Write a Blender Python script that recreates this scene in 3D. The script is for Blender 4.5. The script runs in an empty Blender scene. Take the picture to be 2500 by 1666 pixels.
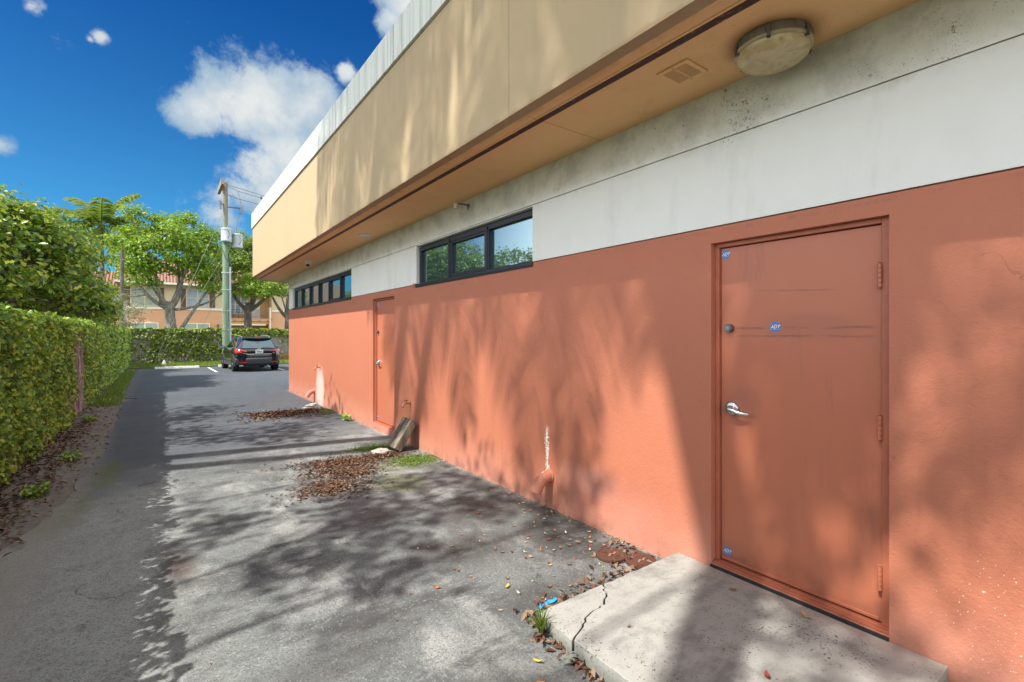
import bpy, math, random
import numpy as np
from mathutils import Vector, Matrix, Euler
R = math.radians
S = bpy.context.scene
COL = S.collection
ORG = {}
rng = np.random.default_rng(7)
random.seed(11)

# ------------------------------------------------------------------ mesh collector
class MB:
    def __init__(s):
        s.v = []; s.f = []; s.m = []; s.sm = []
    def add(s, vs, fs, mi=0, smooth=False):
        o = len(s.v); s.v += [tuple(p) for p in vs]
        for f in fs:
            s.f.append(tuple(i + o for i in f)); s.m.append(mi); s.sm.append(smooth)
        return s
    def box(s, x0, x1, y0, y1, z0, z1, mi=0, rot=None, c=None):
        vs = [(x, y, z) for z in (z0, z1) for y in (y0, y1) for x in (x0, x1)]
        if rot is not None:
            c = Vector(c) if c else Vector(((x0+x1)/2, (y0+y1)/2, (z0+z1)/2))
            M = rot if isinstance(rot, Matrix) else Euler(rot).to_matrix()
            vs = [M @ (Vector(p) - c) + c for p in vs]
        return s.add(vs, [(0,2,3,1), (4,5,7,6), (0,1,5,4), (2,6,7,3), (0,4,6,2), (1,3,7,5)], mi)
    def quad(s, a, b, c, d, mi=0):
        return s.add([a, b, c, d], [(0,1,2,3)], mi)
    def tube(s, pts, rad, n=8, mi=0, caps=True, smooth=True):
        pts = [Vector(p) for p in pts]
        if not hasattr(rad, '__len__'): rad = [rad]*len(pts)
        up = None; vs = []
        for i, p in enumerate(pts):
            t = (pts[min(i+1, len(pts)-1)] - pts[max(i-1, 0)]).normalized()
            if up is None:
                a = Vector((0,0,1)) if abs(t.z) < .9 else Vector((1,0,0))
                up = t.cross(a).normalized()
            else:
                up = (up - t*up.dot(t)).normalized()
            w = t.cross(up)
            for k in range(n):
                an = 2*math.pi*k/n
                vs.append(p + (up*math.cos(an) + w*math.sin(an))*rad[i])
        fs = []
        for i in range(len(pts)-1):
            for k in range(n):
                k2 = (k+1) % n
                fs.append((i*n+k, i*n+k2, (i+1)*n+k2, (i+1)*n+k))
        s.add(vs, fs, mi, smooth)
        if caps:
            s.add(vs[:n], [tuple(range(n-1, -1, -1))], mi); s.add(vs[-n:], [tuple(range(n))], mi)
        return s
    def lathe(s, prof, c, n=32, mi=0, M=None, smooth=True):
        # prof: (r, h) list, spun round +z (then M), moved to c
        c = Vector(c); vs = []
        for r, h in prof:
            for k in range(n):
                an = 2*math.pi*k/n
                p = Vector((r*math.cos(an), r*math.sin(an), h))
                vs.append((M @ p if M else p) + c)
        fs = []
        for i in range(len(prof)-1):
            for k in range(n):
                k2 = (k+1) % n
                fs.append((i*n+k, i*n+k2, (i+1)*n+k2, (i+1)*n+k))
        return s.add(vs, fs, mi, smooth)
    def prism(s, poly, axis, a0, a1, mi=0):
        # poly in the two other axes (in xyz order)
        def P(p, a):
            q = list(p); q.insert(axis, a); return tuple(q)
        n = len(poly)
        vs = [P(p, a0) for p in poly] + [P(p, a1) for p in poly]
        fs = [tuple(range(n-1, -1, -1)), tuple(range(n, 2*n))]
        fs += [(i, (i+1) % n, n+(i+1) % n, n+i) for i in range(n)]
        return s.add(vs, fs, mi)
    def xform(s, M):
        s.v = [tuple(M @ Vector(p)) for p in s.v]; return s

def place(o, parent):
    COL.objects.link(o)
    if parent is not None:
        o.parent = parent

def build(name, mb, mats, parent=None, origin=None, bevel=0, sharp=40, fix=True, local=False):
    """ONE mesh object from the collector (world coordinates), origin at its parent's origin"""
    if not isinstance(mats, (list, tuple)): mats = [mats]
    og = Vector(origin) if origin is not None else (Vector(ORG[parent.name]) if parent is not None else Vector((0,0,0)))
    me = bpy.data.meshes.new(name)
    vs = mb.v if local else [(p[0]-og.x, p[1]-og.y, p[2]-og.z) for p in mb.v]
    me.from_pydata(vs, [], mb.f)
    for m in mats: me.materials.append(m)
    me.polygons.foreach_set('material_index', mb.m)
    me.polygons.foreach_set('use_smooth', mb.sm)
    me.update()
    if fix:
        import bmesh
        b = bmesh.new(); b.from_mesh(me); bmesh.ops.recalc_face_normals(b, faces=b.faces); b.to_mesh(me); b.free()
    if any(mb.sm) and sharp: me.set_sharp_from_angle(angle=R(sharp))
    o = bpy.data.objects.new(name, me)
    place(o, parent)
    if parent is None: o.location = og
    ORG[o.name] = tuple(og)
    if bevel:
        bv = o.modifiers.new('bevel', 'BEVEL'); bv.width = bevel; bv.segments = 2; bv.limit_method = 'ANGLE'
    return o

def thing(name, loc, label, cat, group=None):
    o = bpy.data.objects.new(name, None); COL.objects.link(o)
    o.location = loc; o.empty_display_size = .2; ORG[o.name] = tuple(loc)
    return tag(o, label, cat, group)

def tag(o, label=None, cat=None, group=None, kind=None):
    if label: o['label'] = label
    if cat: o['category'] = cat
    if group: o['group'] = group
    if kind: o['kind'] = kind
    return o

def copy_tree(o, parent=None):
    c = o.copy(); COL.objects.link(c)
    if parent is not None: c.parent = parent
    ORG[c.name] = ORG.get(o.name, (0,0,0))
    for ch in list(o.children): copy_tree(ch, c)
    return c

def nrm(a): return a/np.maximum(np.linalg.norm(a, axis=1, keepdims=True), 1e-9)

def leaves(name, cen, nor, length, width, mat, parent=None, origin=None, fold=.18, tang=None):
    """many small folded leaf faces as one mesh; cen, nor (n,3); length/width arrays or scalars"""
    n = len(cen); nor = nrm(nor)
    L = np.broadcast_to(np.asarray(length, float), (n,))[:, None]; W = np.broadcast_to(np.asarray(width, float), (n,))[:, None]
    t = rng.normal(size=(n, 3)) if tang is None else tang + rng.normal(size=(n, 3))*.35
    t = nrm(t - nor*np.sum(t*nor, 1, keepdims=True)); b = np.cross(nor, t)
    og = np.array(origin if origin is not None else (ORG[parent.name] if parent is not None else (0,0,0)))
    c = cen - og
    v = np.empty((n, 4, 3))
    v[:, 0] = c - t*L*.5
    v[:, 1] = c + b*W*.5 + nor*W*fold - t*L*.04
    v[:, 2] = c + t*L*.5 - nor*L*.08
    v[:, 3] = c - b*W*.5 + nor*W*fold - t*L*.04
    me = bpy.data.meshes.new(name)
    me.vertices.add(4*n); me.vertices.foreach_set('co', v.ravel())
    i = np.arange(n)[:, None]*4
    tri = np.concatenate([i+0, i+1, i+2, i+0, i+2, i+3], 1).ravel()
    me.loops.add(6*n); me.loops.foreach_set('vertex_index', tri.astype(np.int32))
    me.polygons.add(2*n); me.polygons.foreach_set('loop_start', (np.arange(2*n)*3).astype(np.int32))
    me.polygons.foreach_set('loop_total', np.full(2*n, 3, np.int32))
    me.materials.append(mat); me.update(calc_edges=True); me.validate()
    o = bpy.data.objects.new(name, me); place(o, parent)
    if parent is None: o.location = tuple(og)
    ORG[o.name] = tuple(og)
    return o

# ------------------------------------------------------------------ node helper
class NB:
    def __init__(s, nt):
        s.nt = nt; nt.nodes.clear()
        s._p = None
    def n(s, t, ins=None, **pr):
        k = s.nt.nodes.new(t)
        for a, b in pr.items(): setattr(k, a, b)
        for a, b in (ins or {}).items():
            sk = k.inputs[a]
            if isinstance(b, bpy.types.NodeSocket): s.nt.links.new(b, sk)
            elif b is not None: sk.default_value = b
        return k
    def pos(s):
        if s._p is None:
            g = s.n('ShaderNodeNewGeometry'); x = s.n('ShaderNodeSeparateXYZ', {0: g.outputs['Position']})
            s._p = (g.outputs['Position'], x.outputs[0], x.outputs[1], x.outputs[2], g)
        return s._p
    def m(s, op, a, b=None, c=None, clamp=False):
        return s.n('ShaderNodeMath', {0: a, 1: b, 2: c}, operation=op, use_clamp=clamp).outputs[0]
    def mix(s, f, a, b, mode='MIX'):
        k = s.n('ShaderNodeMix', {0: f, 6: a, 7: b}, data_type='RGBA', blend_type=mode); return k.outputs[2]
    def mr(s, v, a, b, c=0., d=1., smooth=True):
        return s.n('ShaderNodeMapRange', {0: v, 1: a, 2: b, 3: c, 4: d}, interpolation_type='SMOOTHSTEP' if smooth else 'LINEAR').outputs[0]
    def noise(s, sc, det=4, ro=.55, vec=None, stretch=None, dist=0):
        v = vec if vec is not None else s.pos()[0]
        if stretch: v = s.n('ShaderNodeVectorMath', {0: v, 1: stretch}, operation='MULTIPLY').outputs[0]
        return s.n('ShaderNodeTexNoise', {'Vector': v, 'Scale': sc, 'Detail': det, 'Roughness': ro, 'Distortion': dist}).outputs[0]
    def ell(s, a, b, ca, cb, ra, rb, nz, k=.8, lo=.55, hi=1.05):
        da = s.m('DIVIDE', s.m('SUBTRACT', a, ca), ra); db = s.m('DIVIDE', s.m('SUBTRACT', b, cb), rb)
        d = s.m('SQRT', s.m('ADD', s.m('MULTIPLY', da, da), s.m('MULTIPLY', db, db)))
        d = s.m('ADD', d, s.m('MULTIPLY', s.m('SUBTRACT', nz, .5), k))
        return s.mr(d, lo, hi, 1., 0.)
    def band(s, v, a, b, e):
        return s.m('MULTIPLY', s.mr(v, a-e, a+e), s.mr(v, b-e, b+e, 1., 0.))
    def mx(s, a, b): return s.m('MAXIMUM', a, b)
    def mu(s, a, b): return s.m('MULTIPLY', a, b)
    def out(s, sh):
        s.n('ShaderNodeOutputMaterial', {0: sh}); return sh
    def bsdf(s, col, rough=.7, bump=None, bs=.3, bd=.01, **kw):
        ins = {'Base Color': col, 'Roughness': rough}
        for a, b in kw.items(): ins[a.replace('_', ' ')] = b
        if bump is not None:
            ins['Normal'] = s.n('ShaderNodeBump', {'Strength': bs, 'Distance': bd, 'Height': bump}).outputs[0]
        p = s.n('ShaderNodeBsdfPrincipled', ins)
        return p.outputs[0]

def M(name):
    m = bpy.data.materials.new(name); m.use_nodes = True
    return m, NB(m.node_tree)
def C(r, g, b): return (r, g, b, 1.)
def simple(name, col, rough=.6, metal=0., var=.15, sc=6., bump=0., **kw):
    m, N = M(name)
    f = N.noise(sc, 5, .6)
    c = N.mix(f, C(*[x*(1-var) for x in col]), C(*[min(1, x*(1+var)) for x in col]))
    N.out(N.bsdf(c, rough, N.noise(sc*12, 3) if bump else None, bump, .01, Metallic=metal, **kw))
    return m
# ------------------------------------------------------------------ materials
def red_paint():
    m, N = M('terracotta_paint'); P, x, y, z, g = N.pos()
    n1 = N.noise(1.3, 5, .6); n2 = N.noise(9, 4, .65); n3 = N.noise(170, 2)
    c = N.mix(n1, C(.440,.149,.084), C(.51,.178,.102))
    c = N.mix(N.mr(n2, .55, .8, 0, .28), c, C(.365,.128,.088))
    # chalky bloom rising from the damp foot of the wall
    foot = N.mr(N.m('ADD', z, N.m('MULTIPLY', N.noise(2.2, 5, .65), .55)), .15, .85, .55, 0.)
    c = N.mix(foot, c, C(.66,.32,.25))
    # pale efflorescence fan under the distant tap
    fan = N.mu(N.ell(y, z, 12.0, .38, .42, .62, n2, .6), .8)
    c = N.mix(fan, c, C(.78,.56,.52))
    # pinkish whitish patch by the drain elbow
    c = N.mix(N.mu(N.ell(y, z, 3.05, .40, .42, .16, n2, 1.3, .2, 1.2), .22), c, C(.62,.38,.37))
    # dribbles of white paint above the drain elbow
    nv = N.noise(1., 6, .7, stretch=(0, 95, 7)); nh = N.noise(1., 4, .6, stretch=(0, 22, 60))
    yc = N.m('ABSOLUTE', N.m('SUBTRACT', N.m('ADD', y, N.mu(N.m('SUBTRACT', N.noise(5, 3), .5), .05)), 3.625))
    dr = N.mu(N.band(z, .33, .76, .06), N.mr(N.m('ADD', N.m('SUBTRACT', N.m('ADD', nv, N.mu(N.m('SUBTRACT', nh, .5), .9)), N.mu(yc, 7.)), .12), .50, .55))
    wide = N.mu(N.ell(y, z, 3.3, .55, 1.0, .7, n2, .5), N.mr(N.noise(1., 5, .7, stretch=(0, 60, 26)), .715, .74))
    low = N.mu(N.band(z, .0, 1.0, .2), N.mr(N.noise(1., 5, .7, stretch=(0, 75, 40)), .735, .755))
    lowr = N.mu(N.ell(y, z, .42, .35, .35, .4, n2, .5), N.mr(N.noise(60, 3, .6), .66, .69))
    c = N.mix(N.mx(dr, N.mx(wide, N.mx(low, lowr))), c, C(.86,.80,.72))
    run = N.mu(N.mr(N.noise(1., 6, .7, stretch=(3, 9, .7)), .56, .72, 0, .30), N.mr(z, 2.4, .2, .25, 1.))
    c = N.mix(run, c, C(.30,.10,.065))
    spl = N.mu(N.mr(N.m('ADD', z, N.mu(N.noise(17, 4, .7), .18)), .10, .26, .6, 0), N.mr(N.noise(6, 5, .7), .4, .65))
    c = N.mix(spl, c, C(.24,.13,.095))
    hc = N.n('ShaderNodeTexVoronoi', {'Vector': N.n('ShaderNodeVectorMath', {0: P, 1: N.n('ShaderNodeTexNoise', {'Vector': P, 'Scale': 1.6, 'Detail': 6.}).outputs['Color']}, operation='ADD').outputs[0], 'Scale': .55}, feature='DISTANCE_TO_EDGE').outputs[0]
    c = N.mix(N.mu(N.mr(hc, .0006, .0028, .4, 0), N.mr(n1, .48, .6)), c, C(.22,.08,.055))
    # scratches along the top edge
    sc = N.mu(N.band(z, 2.375, 2.395, .006), N.mr(N.noise(14, 4, .7), .52, .6, 0, .5))
    c = N.mix(sc, c, C(.30,.14,.11))
    N.out(N.bsdf(c, .62, N.m('ADD', N.mu(n3, .6), N.mu(N.noise(38, 4, .6), 1.)), .42, .008)); return m
RED = red_paint()

def door_paint():
    m, N = M('door_paint'); P, x, y, z, g = N.pos()
    n1 = N.noise(2.0, 5, .6); nf = N.noise(60, 3, .6)
    c = N.mix(n1, C(.43,.138,.075), C(.49,.162,.09))
    c = N.mix(N.mr(N.noise(6, 5, .7), .6, .8, 0, .3), c, C(.40,.12,.08))
    def scuff(zc, sl, y0, y1, w, k, sd):
        zz = N.m('ADD', z, N.mu(N.m('SUBTRACT', y, 1.4), sl))
        wob = N.mu(N.m('SUBTRACT', N.noise(9+sd, 3), .5), .012)
        d = N.m('ABSOLUTE', N.m('SUBTRACT', N.m('ADD', zz, wob), zc))
        return N.mu(N.mu(N.mr(d, 0, w, 1, 0), N.band(y, y0, y1, .05)), N.mr(N.noise(1., 5, .7, stretch=(0, 5+sd*.4, 45)), .30, .68, 0, k))
    s = N.mx(scuff(1.955, -.06, 1.17, 1.60, .006, .8, 0), N.mx(scuff(1.725, 0, .96, 1.74, .014, .75, 3), scuff(1.675, 0, .96, 1.72, .011, .75, 7)))
    s = N.mx(s, N.mu(N.ell(y, z, 1.3, 1.73, .32, .10, n1, .7), .15))
    c = N.mix(s, c, C(.13,.055,.06))
    gr = N.mx(N.mu(N.ell(y, z, 1.73, 1.2, .14, .17, n1, 1.2, .1, 1.2), .4), N.mx(N.mu(N.mr(z, .36, .15), N.mr(N.noise(5, 5, .7), .4, .7, 0, .5)), N.mu(N.mr(N.noise(1., 6, .7, stretch=(3, 7, .8)), .55, .72), .3)))
    c = N.mix(gr, c, C(.20,.085,.065))
    chips = N.mr(N.noise(34, 4, .7), .735, .75, 0, .6)
    c = N.mix(chips, c, C(.30,.10,.07))
    N.out(N.bsdf(c, .45, N.m('ADD', nf, N.mu(N.noise(300, 2), .4)), .12, .003)); return m
DOORP = door_paint()
FRAMEP = simple('frame_paint', (.42,.128,.070), .5, var=.18, sc=9, bump=.05)

def white_stucco():
    m, N = M('white_stucco'); P, x, y, z, g = N.pos()
    n1 = N.noise(1.1, 5, .6); n2 = N.noise(5, 5, .65)
    c = N.mix(n1, C(.78,.80,.77), C(.84,.86,.83))
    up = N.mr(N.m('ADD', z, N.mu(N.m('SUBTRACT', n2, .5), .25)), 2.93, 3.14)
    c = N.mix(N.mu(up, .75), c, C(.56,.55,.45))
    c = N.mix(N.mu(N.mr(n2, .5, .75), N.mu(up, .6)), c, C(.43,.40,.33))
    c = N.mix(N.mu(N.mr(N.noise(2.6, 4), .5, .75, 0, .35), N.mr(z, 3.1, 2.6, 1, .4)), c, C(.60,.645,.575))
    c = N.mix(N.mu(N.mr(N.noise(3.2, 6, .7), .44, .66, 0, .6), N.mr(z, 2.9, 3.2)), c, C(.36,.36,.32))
    c = N.mix(N.mu(N.mr(N.noise(1., 6, .7, stretch=(1, 2.2, .5)), .52, .7, 0, .3), 1.), c, C(.55,.57,.53))
    dens = N.mx(N.ell(y, z, 1.5, 3.2, 1.7, .32, n2, .6), N.mx(N.ell(y, z, 8.6, 3.2, 2.3, .28, n2, .6), N.mu(up, .35)))
    dens = N.mu(dens, N.mr(N.noise(2.2, 5, .7), .36, .66, .15, 1.25))
    sp = N.mr(N.m('ADD', N.noise(48, 4, .72), N.mu(dens, .12)), .725, .755)
    sp2 = N.mr(N.m('ADD', N.noise(130, 3, .6), N.mu(dens, .11)), .72, .75)
    sp3 = N.mr(N.noise(16, 4, .7), .73, .76, 0, .6)
    spk = N.mx(N.mx(sp, sp2), N.mu(sp3, up))
    c = N.mix(N.mu(spk, N.mr(dens, .1, .7, .1, .75)), c, C(.075,.062,.045))
    N.out(N.bsdf(c, .75, N.m('ADD', N.noise(160, 2), N.noise(40, 4)), .16, .005)); return m
WHITE = white_stucco()

def fascia_mat():
    m, N = M('tan_stucco'); P, x, y, z, g = N.pos()
    n1 = N.noise(.9, 5, .6)
    st = N.noise(1., 6, .65, stretch=(5, 7, .35)); st2 = N.noise(1., 5, .7, stretch=(18, 26, .6))
    c = N.mix(n1, C(.43,.32,.19), C(.505,.38,.23))
    c = N.mix(N.mr(st, .5, .72, 0, .35), c, C(.39,.31,.20))
    c = N.mix(N.mu(N.mr(st2, .52, .70, 0, .6), N.mr(z, 3.5, 4.7)), c, C(.29,.245,.17))
    c = N.mix(N.mr(N.noise(7, 5, .7), .62, .8, 0, .3), c, C(.37,.275,.17))
    jt = N.mx(N.band(y, 2.985, 2.992, .003), N.band(y, -2., -1.993, .003))
    c = N.mix(N.mu(jt, .6), c, C(.14,.09,.05))
    c = N.mix(N.mr(N.m('ADD', z, N.mu(N.noise(6, 4), .08)), 3.375, 3.41, .55, 0), c, C(.33,.20,.10))
    N.out(N.bsdf(c, .75, N.m('ADD', N.noise(120, 2), N.mu(N.noise(14, 4), 1.5)), .2, .006)); return m
FASCIA = fascia_mat()

def parapet_mat():
    m, N = M('white_parapet_paint'); P, x, y, z, g = N.pos()
    st = N.noise(1., 6, .7, stretch=(7, 9, .4))
    c = N.mix(N.noise(1.5, 4), C(.68,.69,.66), C(.78,.78,.75))
    c = N.mix(N.mr(st, .48, .66, 0, .75), c, C(.36,.42,.40))
    c = N.mix(N.mu(N.mr(N.noise(1., 5, .7, stretch=(25, 30, 1)), .55, .72), .5), c, C(.16,.19,.19))
    N.out(N.bsdf(c, .6, N.noise(60, 3), .1, .004)); return m
PARAPET = parapet_mat()

def soffit_mat():
    m, N = M('soffit_stucco'); P, x, y, z, g = N.pos()
    n2 = N.noise(4, 5, .65)
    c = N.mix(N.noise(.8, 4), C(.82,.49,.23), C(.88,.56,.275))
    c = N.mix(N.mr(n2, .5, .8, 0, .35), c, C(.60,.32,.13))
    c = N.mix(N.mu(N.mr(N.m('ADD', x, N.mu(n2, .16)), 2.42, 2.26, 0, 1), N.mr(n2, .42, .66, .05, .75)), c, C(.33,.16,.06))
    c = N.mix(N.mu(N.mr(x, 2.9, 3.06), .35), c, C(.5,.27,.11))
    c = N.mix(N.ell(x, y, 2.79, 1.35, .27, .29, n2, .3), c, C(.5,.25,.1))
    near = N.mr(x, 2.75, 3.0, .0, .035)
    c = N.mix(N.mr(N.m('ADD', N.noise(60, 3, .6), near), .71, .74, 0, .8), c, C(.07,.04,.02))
    c = N.mix(N.mu(N.band(y, 2.905, 2.913, .003), .6), c, C(.2,.1,.04))
    N.out(N.bsdf(c, .8, N.noise(140, 2), .12, .004)); return m
SOFFIT = soffit_mat()

def strip_mat():
    m, N = M('perforated_vent_strip'); P, x, y, z, g = N.pos()
    fl = N.mr(N.noise(1., 5, .75, stretch=(40, 9, 1)), .54, .60)
    far = N.mr(y, 6., 14., -.06, .05)
    fl = N.mr(N.m('ADD', N.noise(1., 6, .75, stretch=(45, 12, 1)), far), .535, .575)
    hx = N.m('SINE', N.m('MULTIPLY', x, 900.)); hy = N.m('SINE', N.m('MULTIPLY', y, 900.))
    hole = N.mr(N.mu(hx, hy), .2, .5)
    c = N.mix(N.mu(hole, .8), C(.065,.018,.012), C(.012,.006,.005))
    c = N.mix(N.mu(fl, .85), c, C(.36,.17,.09))
    N.out(N.bsdf(c, .7)); return m
STRIP = strip_mat()

def asphalt():
    m, N = M('worn_asphalt'); P, x, y, z, g = N.pos()
    n1 = N.noise(.55, 6, .62); n2 = N.noise(2.3, 6, .65); n3 = N.noise(11, 5, .7)
    agg = N.n('ShaderNodeTexVoronoi', {'Vector': P, 'Scale': 110.}).outputs['Color']
    aggv = N.n('ShaderNodeSeparateColor', {0: agg}).outputs[0]
    agg2 = N.noise(95, 3, .75)
    old = N.mix(n1, C(.130,.145,.148), C(.29,.315,.308))
    old = N.mix(N.mr(n2, .42, .70, 0, .8), old, C(.075,.079,.083))
    old = N.mix(N.mr(N.noise(1., 6, .7, stretch=(1.5, .7, 1)), .50, .62, 0, .75), old, C(.40,.41,.40))
    old = N.mix(N.mr(N.noise(1., 6, .72, stretch=(.7, 2.0, 1)), .50, .62, 0, .75), old, C(.062,.065,.07))
    left_pale = N.mu(N.mr(N.m('ADD', x, N.mu(N.m('SUBTRACT', n2, .5), .9)), .35, -.25), N.mr(N.m('ADD', y, N.mu(n1, 2.)), 9.5, 7.))  # paler towards the left side of the near drive
    old = N.mix(N.mu(left_pale, N.mr(n3, .25, .6, .45, .85)), old, C(.38,.40,.375))
    old = N.mix(N.mr(aggv, .0, .35, .55, 0), old, C(.075,.073,.068))
    old = N.mix(N.mr(aggv, .86, 1., 0, .5), old, C(.40,.395,.38))
    old = N.mix(N.mr(agg2, .50, .62, 0, .5), old, C(.09,.088,.082))
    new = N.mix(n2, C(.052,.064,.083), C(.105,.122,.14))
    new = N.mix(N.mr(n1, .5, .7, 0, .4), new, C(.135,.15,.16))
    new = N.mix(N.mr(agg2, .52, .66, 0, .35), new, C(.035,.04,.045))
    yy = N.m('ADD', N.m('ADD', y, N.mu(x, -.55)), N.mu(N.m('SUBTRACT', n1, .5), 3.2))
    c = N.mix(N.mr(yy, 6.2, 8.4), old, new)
    # green algae and moss
    moss = N.mx(N.ell(x, y, 2.55, 5.9, .55, .35, n3, .9), N.mx(N.ell(x, y, -.85, 6.4, .35, 1.2, n3, .9), N.mx(N.ell(x, y, 2.2, 5.2, .35, .45, n3, 1.0), N.ell(x, y, -.55, 7.6, .2, .9, n3, .9))))
    c = N.mix(N.mu(moss, N.mr(n3, .35, .6, .2, .75)), c, C(.115,.135,.035))
    # damp, tar and oil patches, plus shade painted in around the step
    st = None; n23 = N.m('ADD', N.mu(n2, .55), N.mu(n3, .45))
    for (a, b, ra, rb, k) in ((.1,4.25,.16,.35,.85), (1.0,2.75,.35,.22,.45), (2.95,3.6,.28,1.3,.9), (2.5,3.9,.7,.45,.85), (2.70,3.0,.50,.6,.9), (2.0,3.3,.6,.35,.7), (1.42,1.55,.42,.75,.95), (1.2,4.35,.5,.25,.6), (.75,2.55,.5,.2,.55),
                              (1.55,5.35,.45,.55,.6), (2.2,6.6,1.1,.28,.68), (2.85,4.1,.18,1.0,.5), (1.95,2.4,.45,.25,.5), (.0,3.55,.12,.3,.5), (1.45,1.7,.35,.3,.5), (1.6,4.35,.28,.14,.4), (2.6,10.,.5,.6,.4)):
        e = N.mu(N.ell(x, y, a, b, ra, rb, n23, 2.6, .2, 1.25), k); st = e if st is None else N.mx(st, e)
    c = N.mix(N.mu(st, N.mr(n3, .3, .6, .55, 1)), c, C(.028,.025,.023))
    c = N.mix(N.mu(N.ell(x, y, .1, 4.25, .15, .34, n3, 2.0, .2, 1.2), .4), c, C(.10,.055,.04))
    c = N.mix(N.mu(N.ell(x, y, 1.75, 4.55, .5, .35, n3, 1.0), N.mr(N.noise(26, 4, .7), .5, .62, 0, .4)), c, C(.24,.12,.085))
    # hairline cracks
    cv = N.n('ShaderNodeTexVoronoi', {'Vector': N.n('ShaderNodeVectorMath', {0: P, 1: N.n('ShaderNodeTexNoise', {'Vector': P, 'Scale': 2.2, 'Detail': 5.}).outputs['Color']}, operation='ADD').outputs[0], 'Scale': .42}, feature='DISTANCE_TO_EDGE').outputs[0]
    c = N.mix(N.mu(N.mr(cv, .001, .006, .55, 0), N.mr(n2, .45, .6)), c, C(.03,.03,.03))
    # pale grit washed along the foot of the wall and at the ragged edge
    c = N.mix(N.mu(N.mu(N.mr(N.m('ADD', x, N.mu(n3, .12)), 3.03, 3.10), N.mu(N.mr(x, 3.2, 3.3, 1, 0), N.mr(y, 15.6, 15.8, 1, 0))), N.mr(N.noise(50, 4), .45, .6, 0, .6)), c, C(.42,.37,.30))
    c = N.mix(N.mu(N.mr(N.m('ADD', x, N.mu(n3, .35)), -.65, -.35, 1, 0), N.mr(y, 12., 9., .15, .6)), c, C(.30,.28,.25))
    h = N.m('ADD', N.mu(agg2, 1.4), N.m('ADD', N.mu(aggv, .9), N.mu(n3, .8)))
    N.out(N.bsdf(c, N.mr(st, 0, 1, .86, .62), h, .75, .008)); return m
ASPHALT = asphalt()

def concrete(name, a, b, speck=True):
    m, N = M(name); P, x, y, z, g = N.pos()
    n1 = N.noise(2.2, 6, .65); n3 = N.noise(13, 5, .7)
    c = N.mix(n1, C(*a), C(*b))
    c = N.mix(N.mr(N.noise(1., 6, .7, stretch=(2.5,4.5,2)), .46, .68, 0, .65), c, C(a[0]*.5, a[1]*.5, a[2]*.5)); c = N.mix(N.mr(n3, .48, .75, 0, .5), c, C(a[0]*.62, a[1]*.62, a[2]*.6))
    if speck:
        d = N.mr(N.noise(3.1, 4, .6), .42, .62)
        pit = N.mr(N.m('ADD', N.noise(75, 3, .6), N.mu(d, .06)), .655, .69)
        c = N.mix(N.mu(pit, .85), c, C(.05,.048,.045))
        c = N.mix(N.mu(N.ell(x, y, 2.15, .95, .35, .18, n3, .8), .55), c, C(.11,.115,.11))
        c = N.mix(N.mu(N.ell(x, y, 2.5, 1.15, .22, .13, n3, .9), .4), c, C(.15,.145,.14))
        c = N.mix(N.mu(N.mr(z, .085, .03), .6), c, C(.15,.17,.145))
        c = N.mix(N.mu(N.mr(N.m('ADD', x, N.mu(n3, .25)), 3.0, 3.16, 0, .5), N.band(y, .7, 1.95, .1)), c, C(.45,.33,.28))
    N.out(N.bsdf(c, .88, N.m('ADD', N.noise(110, 3, .7), N.mu(n3, 1.5)), .35, .006)); return m
CONC = concrete('step_concrete', (.26,.26,.245), (.44,.435,.405))
CONC2 = concrete('bare_concrete', (.42,.41,.38), (.6,.59,.55), False)

def soil_mat():
    m, N = M('dry_soil'); P, x, y, z, g = N.pos()
    n = N.noise(3.5, 6, .7); n2 = N.noise(30, 5, .7)
    c = N.mix(n, C(.12,.105,.09), C(.27,.245,.215))
    c = N.mix(N.mr(n2, .5, .65, 0, .7), c, C(.075,.05,.04))
    c = N.mix(N.mr(N.noise(1.3, 4), .58, .7, 0, .6), c, C(.09,.10,.035))
    N.out(N.bsdf(c, .95, n2, .8, .02)); return m
SOIL = soil_mat()
def lawn_mat():
    m, N = M('lawn_ground'); P, x, y, z, g = N.pos()
    c = N.mix(N.noise(2, 5), C(.07,.10,.025), C(.16,.17,.06))
    N.out(N.bsdf(c, .95, N.noise(40, 4), .7, .02)); return m
LAWN = lawn_mat()

def leafmat(name, cols, trans=.35, rough=.45, tcol=None, spec=.5):
    m, N = M(name); g = N.n('ShaderNodeNewGeometry')
    r = N.n('ShaderNodeValToRGB', {0: g.outputs['Random Per Island']})
    el = r.color_ramp.elements
    while len(el) < len(cols): el.new(.5)
    for i, c in enumerate(cols):
        el[i].position = i/(len(cols)-1); el[i].color = C(*c)
    big = N.noise(.9, 3, .5, vec=g.outputs['Position'])
    c = N.mix(N.mr(big, .35, .65, .0, .25), r.outputs[0], C(*cols[len(cols)//2]))
    b = N.bsdf(c, rough, None)
    b.node.inputs['Specular IOR Level'].default_value = spec
    t = N.n('ShaderNodeBsdfTranslucent', {0: N.mix(.45, c, C(*(tcol or (.30,.42,.03))))}).outputs[0]
    N.out(N.n('ShaderNodeMixShader', {0: trans, 1: b, 2: t}).outputs[0]); return m
VINE = leafmat('vine_leaves', [(.025,.075,.02), (.08,.20,.033), (.21,.38,.045), (.42,.57,.06), (.56,.55,.09)], .35, tcol=(.36,.46,.04))
VINE2 = leafmat('back_vine_leaves', [(.05,.10,.02), (.12,.20,.03), (.22,.31,.04), (.36,.40,.07)], .3)
BROAD = leafmat('broad_leaves', [(.022,.07,.026), (.06,.14,.03), (.15,.26,.03), (.32,.42,.04), (.5,.42,.05)], .38, .32)
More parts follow.
